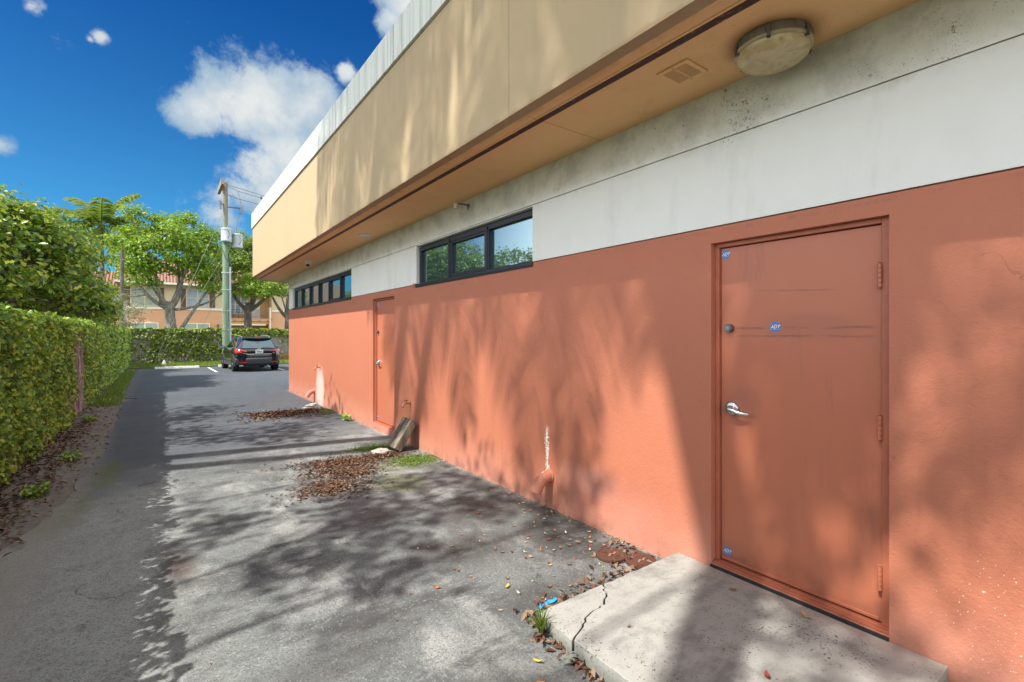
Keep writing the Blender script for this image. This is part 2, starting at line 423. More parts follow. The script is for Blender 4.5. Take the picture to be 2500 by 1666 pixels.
BRIGHT = leafmat('bright_leaves', [(.035,.09,.016), (.09,.20,.018), (.20,.34,.025), (.36,.47,.035)], .45, tcol=(.36,.50,.03))
GREYLEAF = leafmat('grey_leaves', [(.10,.14,.07), (.18,.21,.12), (.30,.31,.22)], .3)
PALM = leafmat('palm_leaflets', [(.06,.11,.02), (.12,.18,.03), (.22,.27,.06)], .4, .4)
GRASS = leafmat('grass_blades', [(.07,.14,.02), (.14,.23,.03), (.26,.30,.06)], .4, tcol=(.3,.4,.04))
DRY = leafmat('dry_leaves', [(.04,.022,.016), (.08,.04,.026), (.13,.066,.043), (.20,.118,.076), (.30,.22,.15)], .06, .7, tcol=(.15,.08,.05), spec=.2)

def bark(name, a, b):
    m, N = M(name); P, x, y, z, g = N.pos()
    n = N.noise(1., 6, .7, stretch=(9, 9, 2.2)); n2 = N.noise(26, 4, .7)
    c = N.mix(N.mr(n, .35, .65), C(*a), C(*b)); c = N.mix(N.mr(n2, .55, .7, 0, .5), c, C(a[0]*.6, a[1]*.6, a[2]*.6))
    N.out(N.bsdf(c, .9, N.m('ADD', n, N.mu(n2, .4)), .7, .03)); return m
BARK = bark('grey_bark', (.12,.105,.09), (.32,.30,.27))
BARKD = bark('dark_bark', (.06,.05,.045), (.17,.145,.125))
PALMBARK = bark('palm_bark', (.16,.135,.11), (.30,.27,.23))
STEM = bark('vine_stems', (.22,.13,.145), (.50,.38,.39))
WOOD = bark('weathered_wood', (.10,.085,.065), (.27,.235,.19))
POLEWOOD = None
def polewood():
    m, N = M('treated_pole_wood'); P, x, y, z, g = N.pos()
    n = N.noise(1., 6, .7, stretch=(30, 30, .8))
    c = N.mix(N.mr(n, .35, .65), C(.12,.185,.12), C(.22,.31,.21))
    c = N.mix(N.mr(z, 6.2, 8.8), c, C(.20,.175,.13)); c = N.mix(N.mr(z, 1.6, .2, 0, .5), c, C(.22,.24,.10))
    c = N.mix(N.mr(N.noise(1., 5, .7, stretch=(60, 60, 2)), .6, .7, 0, .7), c, C(.05,.06,.045))
    N.out(N.bsdf(c, .8, n, .4, .02)); return m
POLEWOOD = polewood()

def rustwall():
    m, N = M('rusty_wall_core'); P, x, y, z, g = N.pos()
    n = N.noise(1., 6, .7, stretch=(4, 5, 1.2))
    c = N.mix(N.mr(n, .4, .6), C(.12,.065,.055), C(.25,.15,.13))
    c = N.mix(N.mu(N.mr(z, .7, .2), N.mr(N.noise(1., 4, stretch=(3, 4, 1)), .42, .55)), c, C(.32,.10,.03))
    N.out(N.bsdf(c, .9, n, .5, .02)); return m
CORE = rustwall()
def greywall():
    m, N = M('grey_block_wall'); P, x, y, z, g = N.pos()
    c = N.mix(N.noise(3, 6, .7), C(.16,.15,.145), C(.36,.345,.335))
    N.out(N.bsdf(c, .9, N.noise(40, 4), .3, .01)); return m
GREYW = greywall()

BLACKALU = simple('dark_aluminium', (.018,.022,.035), .35, .3, sc=20)
STEEL = simple('satin_steel', (.52,.54,.56), .28, .95, sc=30)
DKSTEEL = simple('dark_steel', (.16,.17,.18), .4, .8, sc=30)
CASTGREY = simple('grey_casting', (.22,.205,.18), .65, .3, .4, 18, .1)
RUST = simple('rust_iron', (.10,.040,.026), .85, .1, .4, 22, .25)
WHITEP = simple('white_paint', (.74,.74,.72), .5, var=.08)
OFFW = simple('old_white_plastic', (.62,.60,.55), .45, var=.08)
BLACKP = simple('black_plastic', (.02,.02,.022), .45)
ROADW = simple('road_paint_white', (.72,.71,.67), .8, var=.2, sc=14)
BLUETAPE = simple('blue_tape', (.03,.30,.62), .5)
SALMON = simple('salmon_stucco', (.66,.36,.22), .8, var=.08, sc=2, bump=.1)
BEIGE = simple('beige_stucco', (.60,.49,.33), .8, var=.08, sc=2, bump=.1)
OCHRE = simple('ochre_stucco', (.64,.37,.13), .8, var=.08, sc=2)
SHUTB = simple('brown_shutter', (.115,.075,.062), .6)
WTRIM = simple('white_trim', (.78,.76,.70), .6, var=.05)
CURTAIN = simple('curtained_glass', (.33,.37,.33), .12, var=.3, sc=3)
SKYGLASS = simple('pale_glass', (.30,.38,.46), .08, var=.2, sc=2)
GRNGLASS = simple('green_tinted_glass', (.34,.44,.36), .12, var=.15, sc=2)
WIRE = simple('wire', (.10,.10,.10), .6, .4)
GUYM = simple('guy_strand', (.42,.42,.42), .5, .6)
XFMR = simple('transformer_grey', (.36,.41,.42), .5, .1, .08)

def tile_mat():
    m, N = M('terracotta_tiles'); P, x, y, z, g = N.pos()
    w = N.m('SINE', N.mu(x, 24.)); w2 = N.m('FRACT', N.mu(y, 2.6))
    c = N.mix(N.noise(7, 3), C(.20,.09,.06), C(.34,.18,.13))
    c = N.mix(N.mr(w2, .0, .12, .7, 0), c, C(.12,.05,.035))
    N.out(N.bsdf(c, .85, N.m('ADD', w, N.mu(w2, .8)), 1., .06)); return m
TILE = tile_mat()

def glass_mat(name, col, rough, refl):
    m, N = M(name); P, x, y, z, g = N.pos()
    c = N.mix(N.noise(2.5, 4), C(*[q*.75 for q in col]), C(*col))
    d = N.bsdf(c, .25, None)
    gl = N.n('ShaderNodeBsdfGlossy', {'Color': C(.46,.65,.71), 'Roughness': rough}).outputs[0]
    fr = N.n('ShaderNodeLayerWeight', {'Blend': .35}).outputs['Fresnel']
    N.out(N.n('ShaderNodeMixShader', {0: N.mr(fr, 0, 1, refl, 1., False), 1: d, 2: gl}).outputs[0]); return m
PANE = glass_mat('window_glass', (.05,.10,.11), .02, .45)
PANEC = glass_mat('window_glass_pale', (.13,.17,.17), .02, .40)

CARP = None
def carpaint():
    m, N = M('black_car_paint')
    N.out(N.bsdf(C(.008,.008,.010), .22, None, Coat_Weight=1., Coat_Roughness=.03)); return m
CARP = carpaint()
CARGLASS = glass_mat('car_glass', (.012,.016,.018), .01, .25)
CLAD = simple('grey_cladding', (.055,.058,.066), .55, var=.1)
TYRE = simple('tyre_rubber', (.014,.014,.015), .85, var=.2, sc=30)
RIM = simple('alloy_rim', (.55,.56,.58), .3, .8)
CHROME = simple('chrome', (.75,.76,.78), .38, .8)
def lampred():
    m, N = M('red_lamp_lens'); N.out(N.bsdf(C(.62,.018,.035), .12, None, Coat_Weight=.6)); return m
LAMPRED = lampred()
PLATEG = simple('plate_green_print', (.12,.34,.26), .5); PLATEW = simple('plate_white', (.66,.70,.66), .4)

def sticker_blue():
    m, N = M('sticker_blue'); N.out(N.bsdf(C(.018,.085,.40), .4)); return m
STK = sticker_blue(); STKW = simple('sticker_white', (.72,.76,.80), .4, var=.03); STKL = simple('sticker_light_blue', (.16,.32,.62), .4, var=.03)
def lens_mat():
    m, N = M('yellowed_lens'); P, x, y, z, g = N.pos()
    n = N.noise(9, 4, .6, dist=1.5)
    c = N.mix(N.mr(n, .35, .7), C(.60,.50,.28), C(.46,.36,.18))
    c = N.mix(N.mr(N.noise(18, 4), .62, .72, 0, .5), c, C(.2,.15,.07))
    N.out(N.bsdf(c, .3, None, Coat_Weight=.3)); return m
LENS = lens_mat()
# ================================================================== THE COMMERCIAL BUILDING (own wall plane x = 3.05, running along +y)
WX = 3.05; Y0 = -7.; Y1 = 15.48
bld = thing('commercial_building', (WX, 5, 0), 'long single storey building with terracotta lower wall, white band and deep tan overhanging eave', 'building')

def panel(mb, x0, t, ys, zs, holes):
    ys = sorted(ys); zs = sorted(zs)
    def solid(i, j):
        if i < 0 or j < 0 or i >= len(ys)-1 or j >= len(zs)-1: return False
        cy = (ys[i]+ys[i+1])/2; cz = (zs[j]+zs[j+1])/2
        return not any(a < cy < b and c < cz < d for a, b, c, d in holes)
    for i in range(len(ys)-1):
        for j in range(len(zs)-1):
            if not solid(i, j): continue
            a, b, c, d = ys[i], ys[i+1], zs[j], zs[j+1]
            mb.quad((x0,a,c), (x0,a,d), (x0,b,d), (x0,b,c))
            if not solid(i-1, j): mb.quad((x0,a,c), (x0+t,a,c), (x0+t,a,d), (x0,a,d))
            if not solid(i+1, j): mb.quad((x0,b,c), (x0,b,d), (x0+t,b,d), (x0+t,b,c))
            if not solid(i, j-1): mb.quad((x0,a,c), (x0,b,c), (x0+t,b,c), (x0+t,a,c))
            if not solid(i, j+1): mb.quad((x0,a,d), (x0+t,a,d), (x0+t,b,d), (x0,b,d))
DOORS = [(.882, 1.884), (7.46, 8.44)]
DZ = (.117, 2.307)
WINS = [(3.86, 6.63, 3), (9.66, 14.95, 6)]
WZ = (2.385, 2.985)
holes = [(a, b, DZ[0], DZ[1]) for a, b in DOORS] + [(a, b, WZ[0], WZ[1]) for a, b, n in WINS]
ys = [Y0, Y1] + [v for h in holes for v in h[:2]]
mb = MB(); panel(mb, WX, .24, ys, [-.1, DZ[0], DZ[1], WZ[0], 2.414], holes)
build('wall', mb, RED, bld, fix=False)
mb = MB(); panel(mb, WX+.004, .24, ys, [2.424, WZ[1], 2.997], holes); panel(mb, WX+.002, .24, [Y0, Y1], [3.004, 3.36], [])
build('upper_wall', mb, WHITE, bld, fix=False)
mb = MB(); mb.box(WX+.241, 12, Y0+.01, Y1-.003, -.1, 3.36)          # body of the building behind the facing; closes the joints
mb.box(WX+.035, WX+.24, Y0+.01, Y1-.01, 2.41, 2.428); mb.box(WX+.03, WX+.24, Y0+.01, Y1-.01, 2.994, 3.007)
build('body', mb, simple('shadow_joint', (.11,.055,.04), .9), bld)
# end wall skins so that the corner is painted
mb = MB(); mb.box(WX+.001, 12, Y1-.002, Y1+.006, -.1, 2.413); build('end_wall', mb, RED, bld)
mb = MB(); mb.box(WX+.003, 12, Y1-.0015, Y1+.004, 2.425, 3.36); build('end_upper_wall', mb, WHITE, bld)

# eave outline: straight, then a rounded far corner
def outline(off):
    r = 1.30; cx, cy = 2.135+r, 15.7; p = [(2.135-off, Y0)]
    p += [(2.135-off, y) for y in (-3, 1, 4, 8, 12)]
    for k in range(17):
        a = math.pi - k/16*math.pi/2; p.append((cx+(r+off)*math.cos(a), cy+(r+off)*math.sin(a)))
    p.append((12.6, cy+r+off)); return p
def ribbon(mb, o, i, z0, z1, smooth=True):
    n = len(o)
    vs = [(x,y,z0) for x,y in o] + [(x,y,z1) for x,y in o]; fs = [(k, k+1, n+k+1, n+k) for k in range(n-1)]; mb.add(vs, fs, 0, smooth)
    vs = [(x,y,z0) for x,y in i] + [(x,y,z1) for x,y in i]; mb.add(vs, [(k, n+k, n+k+1, k+1) for k in range(n-1)], 0, smooth)
    for z in (z0, z1):
        vs = [(x,y,z) for x,y in o] + [(x,y,z) for x,y in i]; mb.add(vs, [(k, k+1, n+k+1, n+k) for k in range(n-1)])
mb = MB(); ribbon(mb, outline(0), outline(-.09), 3.338, 4.735); build('fascia', mb, FASCIA, bld, sharp=30)
mb = MB(); ribbon(mb, outline(-.012), outline(-.08), 4.735, 4.748); build('shadow_line', mb, simple('dark_joint', (.05,.045,.035), .9), bld, sharp=30)
mb = MB(); ribbon(mb, outline(.028), outline(-.16), 4.748, 5.165); build('parapet', mb, PARAPET, bld, sharp=30)
i = outline(-.092)
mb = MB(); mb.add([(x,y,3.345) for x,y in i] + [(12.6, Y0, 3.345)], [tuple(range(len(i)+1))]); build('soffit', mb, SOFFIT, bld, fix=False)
mb = MB(); mb.add([(x,y,4.9) for x,y in i] + [(12.6, Y0, 4.9)], [tuple(range(len(i)+1))]); build('roof', mb, simple('roof_membrane', (.5,.5,.48), .9), bld, fix=False)
mb = MB(); mb.box(2.348, 2.40, Y0, 16.05, 3.338, 3.3435); build('vent_strip', mb, STRIP, bld)
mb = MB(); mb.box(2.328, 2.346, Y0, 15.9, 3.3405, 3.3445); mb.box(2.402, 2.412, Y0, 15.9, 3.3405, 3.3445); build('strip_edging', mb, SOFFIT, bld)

# ---- windows
for wi, (a, b, n) in enumerate(WINS):
    mb = MB(); x0, x1 = WX+.05, WX+.13
    mb.box(x0, x1, a+.002, a+.06, WZ[0]-.0, WZ[1]-.012); mb.box(x0, x1, b-.06, b-.002, WZ[0], WZ[1]-.012)
    mb.box(x0+.002, x1, a+.06, b-.06, WZ[1]-.075, WZ[1]-.013); mb.box(x0+.001, x1, a+.06, b-.06, WZ[0]+.004, WZ[0]+.062)
    step = (b-a)/n
    for k in range(1, n):
        y = a+step*k; mb.box(x0-.004, x1, y-.038, y+.038, WZ[0]+.062, WZ[1]-.075); mb.box(x0-.012, x0-.004, y-.012, y+.012, WZ[0]+.02, WZ[1]-.03)
    if n == 3:   # the middle light is an opening sash with its own frame
        y2, y3 = a+step+.038, a+2*step-.038
        for (p, q, r, s) in ((y2, y2+.03, WZ[0]+.062, WZ[1]-.075), (y3-.03, y3, WZ[0]+.062, WZ[1]-.075), (y2+.03, y3-.03, WZ[0]+.062, WZ[0]+.10), (y2+.03, y3-.03, WZ[1]-.105, WZ[1]-.075)):
            mb.box(x0+.006, x1-.01, p, q, r, s)
    else:
        y2, y3 = a+step+.038, a+2*step-.038
        for (p, q, r, s) in ((y2, y2+.03, WZ[0]+.062, WZ[1]-.075), (y3-.03, y3, WZ[0]+.062, WZ[1]-.075), (y2+.03, y3-.03, WZ[0]+.062, WZ[0]+.095), (y2+.03, y3-.03, WZ[1]-.1, WZ[1]-.075)):
            mb.box(x0+.006, x1-.01, p, q, r, s)
    w = build('window', mb, BLACKALU, bld, bevel=.004)
    mb = MB(); mb.box(WX-.014, WX+.05, a-.012, b+.012, WZ[0]+.003, WZ[0]+.036); mb.box(WX-.012, WX-.002, a-.01, b+.01, WZ[0]-.012, WZ[0]+.003)
    build('sill', mb, BLACKALU, w, bevel=.003)
    for k in range(n):
        mb = MB(); mb.box(x0+.04, x0+.046, a+step*k+.02, a+step*(k+1)-.02, WZ[0]+.03, WZ[1]-.04)
        build('pane', mb, (PANE if n == 3 or k < 3 else PANEC), w)
    if n == 3:
        mb = MB(); mb.box(WX-.012, WX+.05, b-.004, b+.11, WZ[0]-.002, WZ[0]+.052); build('ledge_stop', mb, FRAMEP, w, bevel=.006)

# ---- doors
def sticker(y, z, x, r, parent):
    mb = MB(); n = 8
    def octo(rr, xx, mi):
        mb.add([(xx, y + rr*math.cos(math.pi/8+k*math.pi/4), z + rr*math.sin(math.pi/8+k*math.pi/4)) for k in range(8)], [tuple(range(8))], mi)
    octo(r, x-.0010, 2); octo(r*.93, x-.0014, 0); octo(r*.86, x-.0017, 2); octo(r*.82, x-.0020, 0)
    for (w, zz, h) in ((.80, .50, .11), (.62, .66, .06), (.80, -.50, .11), (.62, -.66, .06)):
        mb.quad((x-.0024, y-r*w*.5, z+r*(zz-h/2)), (x-.0024, y-r*w*.5, z+r*(zz+h/2)), (x-.0024, y+r*w*.5, z+r*(zz+h/2)), (x-.0024, y+r*w*.5, z+r*(zz-h/2)), 2)
    mb.quad((x-.0022, y-r*.78, z-r*.40), (x-.0022, y-r*.78, z-r*.36), (x-.0022, y+r*.78, z-r*.36), (x-.0022, y+r*.78, z-r*.40), 1)
    mb.quad((x-.0022, y-r*.78, z+r*.36), (x-.0022, y-r*.78, z+r*.40), (x-.0022, y+r*.78, z+r*.40), (x-.0022, y+r*.78, z+r*.36), 1)
    cu = bpy.data.curves.new('lettering', 'FONT'); cu.body = 'ADT'; cu.size = r*.76; cu.align_x = 'CENTER'; cu.align_y = 'CENTER'; cu.shear = .25; cu.offset = r*.022
    ob = bpy.data.objects.new('tmp', cu); me = bpy.data.meshes.new_from_object(ob)
    # text x runs to the reader's right, which on this wall is -y
    mb.add([(x-.0030, y - p.co.x*1.02, z + p.co.y) for p in me.vertices], [tuple(p.vertices) for p in me.polygons], 1)
    bpy.data.objects.remove(ob); bpy.data.curves.remove(cu); bpy.data.meshes.remove(me)
    return build('sticker', mb, [STK, STKW, STKL], parent, fix=False)

LX = 3.118
for di, (a, b) in enumerate(DOORS):
    la, lb, lz0, lz1 = a+.05, b-.034, .146, 2.272
    mb = MB()
    fx0 = LX-.022
    mb.box(fx0, LX+.09, a+.001, la-.004, DZ[0]+.022, DZ[1]-.001); mb.box(fx0, LX+.09, lb+.004, b-.001, DZ[0]+.022, DZ[1]-.001)
    mb.box(fx0+.001, LX+.09, la-.004, lb+.004, lz1+.006, DZ[1]-.002)
    build('door_frame', mb, FRAMEP, bld, bevel=.003)
    mb = MB(); mb.box(WX+.012, LX+.09, a+.001, b-.001, DZ[0]-.001, DZ[0]+.015); mb.box(WX+.04, LX+.09, a+.002, b-.002, DZ[0]+.015, DZ[0]+.021)
    build('threshold', mb, FRAMEP, bld, bevel=.006)
    if di == 0:
        mb = MB(); mb.box(WX-.012, WX+.05, a-.0, b, DZ[0]-.026, DZ[0]-.0015); build('threshold_gasket', mb, simple('dark_mortar', (.03,.032,.03), .95, var=.5, sc=40, bump=.4), bld)
    mb = MB(); mb.box(LX, LX+.045, la, lb, lz0, lz1)
    d = build('door', mb, DOORP, bld, bevel=.003)
    mb = MB(); mb.box(LX+.05, LX+.088, a+.02, b-.02, DZ[0]+.04, DZ[1]-.02); build('door_stop', mb, simple('black_gap', (.006,.004,.004), .9), d)
    mb = MB(); mb.box(LX-.009, LX-.0005, la+.012, lb-.004, lz0+.004, lz0+.024); build('weather_strip', mb, FRAMEP, d, bevel=.004)
    hx = Matrix.Rotation(R(-90), 3, 'Y')      # local +z -> -x
    yb = b-.10
    mb = MB(); mb.lathe([(.028,0), (.029,.004), (.027,.030), (.025,.034), (.019,.034), (.019,.037), (.0,.037)], (LX, yb, 1.727), 28, 0, hx)
    mb.lathe([(.0125,.0365), (.0125,.0395), (0,.0395)], (LX, yb, 1.727), 20, 1, hx); mb.box(LX-.0405, LX-.039, yb-.0015, yb+.0015, 1.719, 1.733, 2)
    build('deadbolt', mb, [DKSTEEL, simple('tarnished_cylinder', (.22,.36,.35), .35, .7), BLACKP], d)
    yh, zh = b-.116, 1.187
    mb = MB(); mb.lathe([(.047,0), (.048,.004), (.044,.018), (.036,.024), (.020,.026), (.017,.030), (.016,.055), (.0,.055)], (LX, yh, zh), 32, 0, hx)
    lev = []
    mb.tube([(LX-.054, yh+.016, zh+.004), (LX-.058, yh, zh+.001), (LX-.060, yh-.03, zh-.006), (LX-.058, yh-.065, zh-.018), (LX-.050, yh-.098, zh-.021), (LX-.046, yh-.135, zh-.021)], [.011,.018,.017,.012,.0095,.0085], 12)
    mb.lathe([(.009,.0), (.009,.018), (.0,.018)], (LX-.058, yh+.004, zh+.001), 16, 1, hx)
    build('handle', mb, [STEEL, DKSTEEL], d)
    mb = MB(); mb.box(LX-.006, LX-.0025, lb+.002, lb+.012, zh-.06, zh+.05); build('strike_edge', mb, DKSTEEL, d)
    for zc in (2.0, 1.19, .39):
        mb = MB(); mb.box(LX-.024, LX-.0005, la-.002, la+.006, zc-.062, zc+.062)
        for q in range(5): mb.tube([(LX-.027, la+.003, zc-.064+q*.0257), (LX-.027, la+.003, zc-.064+q*.0257+.0235)], .0115, 12)
        mb.lathe([(.006,0), (.0095,.004), (.0,.008)], (LX-.027, la+.003, zc+.064), 12); mb.lathe([(.0095,0), (.004,-.010), (.0,-.012)], (LX-.027, la+.003, zc-.064), 12)
        build('hinge', mb, DOORP, d)
    if di == 0:
        sticker(b-.069, 2.229, LX, .034, d); sticker(b-.396, 1.731, LX, .035, d); sticker(b-.079, .212, LX, .034, d)
    else:
        mb = MB(); mb.box(LX-.002, LX-.0008, b-.115, b-.045, 2.175, 2.255); build('sticker', mb, STKL, d)
        sticker(b-.079, .225, LX, .034, d)

# ---- soffit fittings (bolted on, each a thing)
def vent():
    v = thing('soffit_vent', (2.665, 1.845, 3.345), 'square tan slotted vent cover set in the soffit beside the round light', 'vent')
    x0, x1, y0, y1, z = 2.553, 2.778, 1.735, 1.955, 3.3445
    mb = MB(); t = .012; b_ = .028
    mb.box(x0, x1, y0, y0+b_, z-t, z); mb.box(x0, x1, y1-b_, y1, z-t, z); mb.box(x0, x0+b_, y0+b_, y1-b_, z-t, z); mb.box(x1-b_, x1, y0+b_, y1-b_, z-t, z)
    mb.box(x0+b_, x1-b_, 1.838, 1.852, z-t+.001, z)
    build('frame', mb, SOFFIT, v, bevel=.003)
    mb = MB()
    for (p, q) in ((y0+b_+.004, 1.836), (1.854, y1-b_-.004)):
        for k in range(15):
            xx = x0+b_+.006+k*.0112; mb.box(xx, xx+.0052, p, q, z-.010, z-.003)
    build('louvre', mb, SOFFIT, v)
    mb = MB(); mb.box(x0+b_, x1-b_, y0+b_, y1-b_, z-.0025, z-.0006); build('backing', mb, BLACKP, v)
    for p in ((x0+.013, 1.845), (x1-.013, 1.845)): mb = MB(); mb.lathe([(.005,0), (.004,-.002), (0,-.0025)], (p[0], p[1], z-t), 10); build('screw', mb, DKSTEEL, v)
vent()
def round_light():
    l = thing('ceiling_light', (2.79, 1.345, 3.345), 'large round yellowed bulkhead light with clipped grey rim under the eave', 'ceiling light')
    c = (2.79, 1.345, 3.345)
    mb = MB(); mb.lathe([(.185,0), (.193,-.012), (.193,-.050), (.188,-.055), (.0,-.055)], c, 48)
    for k in range(24):
        a = k/24*2*math.pi
        mb.box(c[0]+.190, c[0]+.196, c[1]-.002, c[1]+.002, 3.298, 3.338, 0, Matrix.Rotation(a, 3, 'Z'), c)
    build('housing', mb, CASTGREY, l)
    mb = MB(); mb.lathe([(.188,-.053), (.1985,-.056), (.1985,-.068), (.190,-.073), (.183,-.073)], c, 48); build('rim', mb, simple('dirty_rim', (.42,.36,.24), .5, var=.3, sc=20), l)
    mb = MB(); mb.lathe([(.187,-.068), (.186,-.085), (.176,-.105), (.155,-.119), (.130,-.124), (.118,-.121), (.09,-.124), (.05,-.127), (.0,-.128)], c, 56); build('lens', mb, LENS, l)
    for k in range(6):
        a = R(20+60*k); mb = MB(); Mz = Matrix.Rotation(a, 3, 'Z')
        mb.box(c[0]+.192, c[0]+.2035, c[1]-.011, c[1]+.011, 3.300, 3.326, 0, Mz, c); mb.box(c[0]+.199, c[0]+.206, c[1]-.009, c[1]+.009, 3.262, 3.300, 0, Mz, c)
        mb.box(c[0]+.184, c[0]+.206, c[1]-.009, c[1]+.009, 3.262, 3.2695, 0, Mz, c)
        build('clip', mb, DKSTEEL, l, bevel=.002)
round_light()
def downlight(name, x, y, r, label):
    t = thing(name, (x, y, 3.345), label, 'ceiling light')
    mb = MB(); mb.lathe([(r,0), (r,-.006), (r*.93,-.014), (r*.78,-.012), (r*.74,-.002)], (x, y, 3.3445), 32); build('trim_ring', mb, OFFW, t)
    mb = MB(); mb.lathe([(r*.76,-.006), (r*.4,-.010), (0,-.011)], (x, y, 3.3445), 24); build('lens', mb, WHITEP, t)
downlight('recessed_light', 2.75, 8.0, .115, 'flat white recessed light in the soffit between the two windows')
downlight('recessed_light', 3.3, 16.35, .17, 'pale round recessed light under the rounded far end of the eave')
def camera_dome():
    c = (2.68, 11.55, 3.345)
    t = thing('security_camera', c, 'small white turret security camera hanging from the soffit above the far window', 'security camera')
    mb = MB(); mb.lathe([(.078,0), (.080,-.012), (.078,-.035), (.070,-.048), (.055,-.055)], c, 28); build('base', mb, WHITEP, t)
    mb = MB(); mb.lathe([(.052,-.05), (.056,-.075), (.050,-.105), (.030,-.128), (0,-.134)], c, 24); b = build('eyeball', mb, WHITEP, t)
    d = Vector((-.35,-.75,-.55)).normalized(); q = d.to_track_quat('Z', 'Y').to_matrix()
    mb = MB(); mb.lathe([(.036,.040), (.036,.050), (.028,.054), (0,.054)], (c[0], c[1], c[2]-.082), 20, 0, q); build('lens', mb, BLACKP, t)
camera_dome()
# ================================================================== GROUND, ROAD
mb = MB(); mb.quad((-400,-400,-.06), (400,-400,-.06), (400,500,-.06), (-400,500,-.06))
tag(build('ground', mb, LAWN, fix=False), kind='structure')
# drive with a ragged broken left edge
def nz1(t, s=0): return .5*math.sin(t*1.7+s)+.3*math.sin(t*4.3+1+s)+.25*math.sin(t*9.1+2*s)+.15*math.sin(t*21+s)
mb = MB(); L = []
y = -8.
pts = [(-8,-1.4),(2,-1.35),(4.5,-1.15),(6.2,-.86),(7.7,-.71),(12,-.72),(15.8,-.78),(17.5,-.86),(23.4,-.96),(29.4,-1.0)]
def edge(y):
    for (a, x0), (b, x1) in zip(pts, pts[1:]):
        if a <= y <= b: return x0+(x1-x0)*(y-a)/(b-a)
    return pts[-1][1]
while y < 29.4:
    e = edge(y) + .05*nz1(y*1.3) + random.uniform(-.018,.018)
    if 15.6 < y < 16.9: e += .28*max(0, math.sin((y-15.6)*4.8))
    L.append((e, y)); y += .11
L.append((-1., 29.4))
n = len(L)
vs = [(x,y,0) for x,y in L] + [(3.28 if y < 15.6 else 30., y, 0) for x,y in L] + [(x-.02,y,-.05) for x,y in L]
fs = [(k, n+k, n+k+1, k+1) for k in range(n-1)] + [(k, k+1, 2*n+k+1, 2*n+k) for k in range(n-1)]
vs += [(30.,29.4,-.05), (-1.,29.4,-.05)]; fs += [(n-1, 2*n-1, 3*n, 3*n+1)]
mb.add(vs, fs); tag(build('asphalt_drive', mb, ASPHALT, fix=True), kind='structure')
# soil verge under the vine wall, softly mounded
mb = MB(); ny, nx = 150, 10; vs = []; fs = []
for i in range(ny+1):
    for j in range(nx+1):
        y = -6+i*36.6/ny; x = -1.75+j/nx*1.5
        z = -.012 - .075*max(0, (x+.62)/.4) + .05*math.exp(-((x+1.3)/.22)**2) + .012*nz1(y*2+x*5) + random.uniform(-.006,.006)
        vs.append((x, y, z))
for i in range(ny):
    for j in range(nx): a = i*(nx+1)+j; fs.append((a, a+1, a+nx+2, a+nx+1))
mb.add(vs, fs, 0, True); tag(build('soil_verge', mb, SOIL, fix=False, sharp=0), kind='structure')
# far lawn strip in front of the back wall
mb = MB(); mb.box(-1.6, 30, 29.42, 33.2, -.058, .05); tag(build('lawn_strip', mb, LAWN), kind='structure')
# parking bay lines, thin paint sheets on the asphalt
def line(x0, y0, x1, y1, w=.10):
    d = Vector((x1-x0, y1-y0)).normalized(); nn = Vector((-d.y, d.x))*w/2
    return [(x0-nn.x,y0-nn.y,.004), (x1-nn.x,y1-nn.y,.004), (x1+nn.x,y1+nn.y,.004), (x0+nn.x,y0+nn.y,.004)]
mb = MB()
for seg in ((1.98,25.0,1.90,28.7), (4.65,24.6,4.55,28.7), (7.2,24.6,7.1,28.7)): mb.add(line(*seg), [(0,1,2,3)])
tag(build('parking_lines', mb, ROADW, fix=False), kind='structure')

def wheel_stop(cx, cy, label):
    t = thing('wheel_stop', (cx, cy, 0), label, 'wheel stop', 'white wheel stops at the parking bays')
    mb = MB(); mb.prism([(cy-.09,.0), (cy-.07,.11), (cy+.07,.11), (cy+.09,0)], 0, cx-.9, cx+.9); build('body', mb, WHITEP, t, bevel=.015)
    for s in (-.6, .6):
        mb = MB(); mb.lathe([(.016,.11), (.016,.117), (0,.119)], (cx+s, cy, 0), 12); build('pin', mb, RUST, t)
wheel_stop(.62, 28.75, 'long white wheel stop across the empty bay left of the car')
wheel_stop(3.25, 28.9, 'white wheel stop mostly hidden in front of the black car')

# ---- scattered leaves: each a small curled leaf of its own
def leaf_mesh(name, mat, L, W, curl, seed):
    rr = random.Random(seed); N_ = 7; vs = []; fs = []
    for i in range(N_):
        t = i/(N_-1); w = W*.5*math.sin(math.pi*min(1, .06+t*.92))**.8
        zc = curl*L*(t-.5)**2*2.2 + rr.uniform(-.02,.02)*W
        vs += [((t-.5)*L, -w, zc+curl*W*.9), ((t-.5)*L, 0, zc), ((t-.5)*L, w, zc+curl*W*(.6+.5*rr.random()))]
    for i in range(N_-1):
        a = i*3; fs += [(a,a+3,a+4,a+1), (a+1,a+4,a+5,a+2)]
    me = bpy.data.meshes.new(name); me.from_pydata(vs, [], fs); me.materials.append(mat); me.update(); return me
def onecol(name, a): return simple(name, a, .7, var=.35, sc=40)
LEAFM = [onecol('tan_leaf', (.42,.27,.15)), onecol('brown_leaf', (.22,.095,.045)), onecol('orange_leaf', (.40,.15,.05)), onecol('red_leaf', (.30,.055,.02)), onecol('yellow_leaf', (.52,.42,.04)), onecol('pale_leaf', (.48,.41,.30))]
LME = [leaf_mesh('fallen_leaf', LEAFM[k % 6], .055, .022, .25+.1*(k % 3), k) for k in range(12)]
KIND = ['tan', 'brown', 'orange', 'red', 'yellow', 'pale']
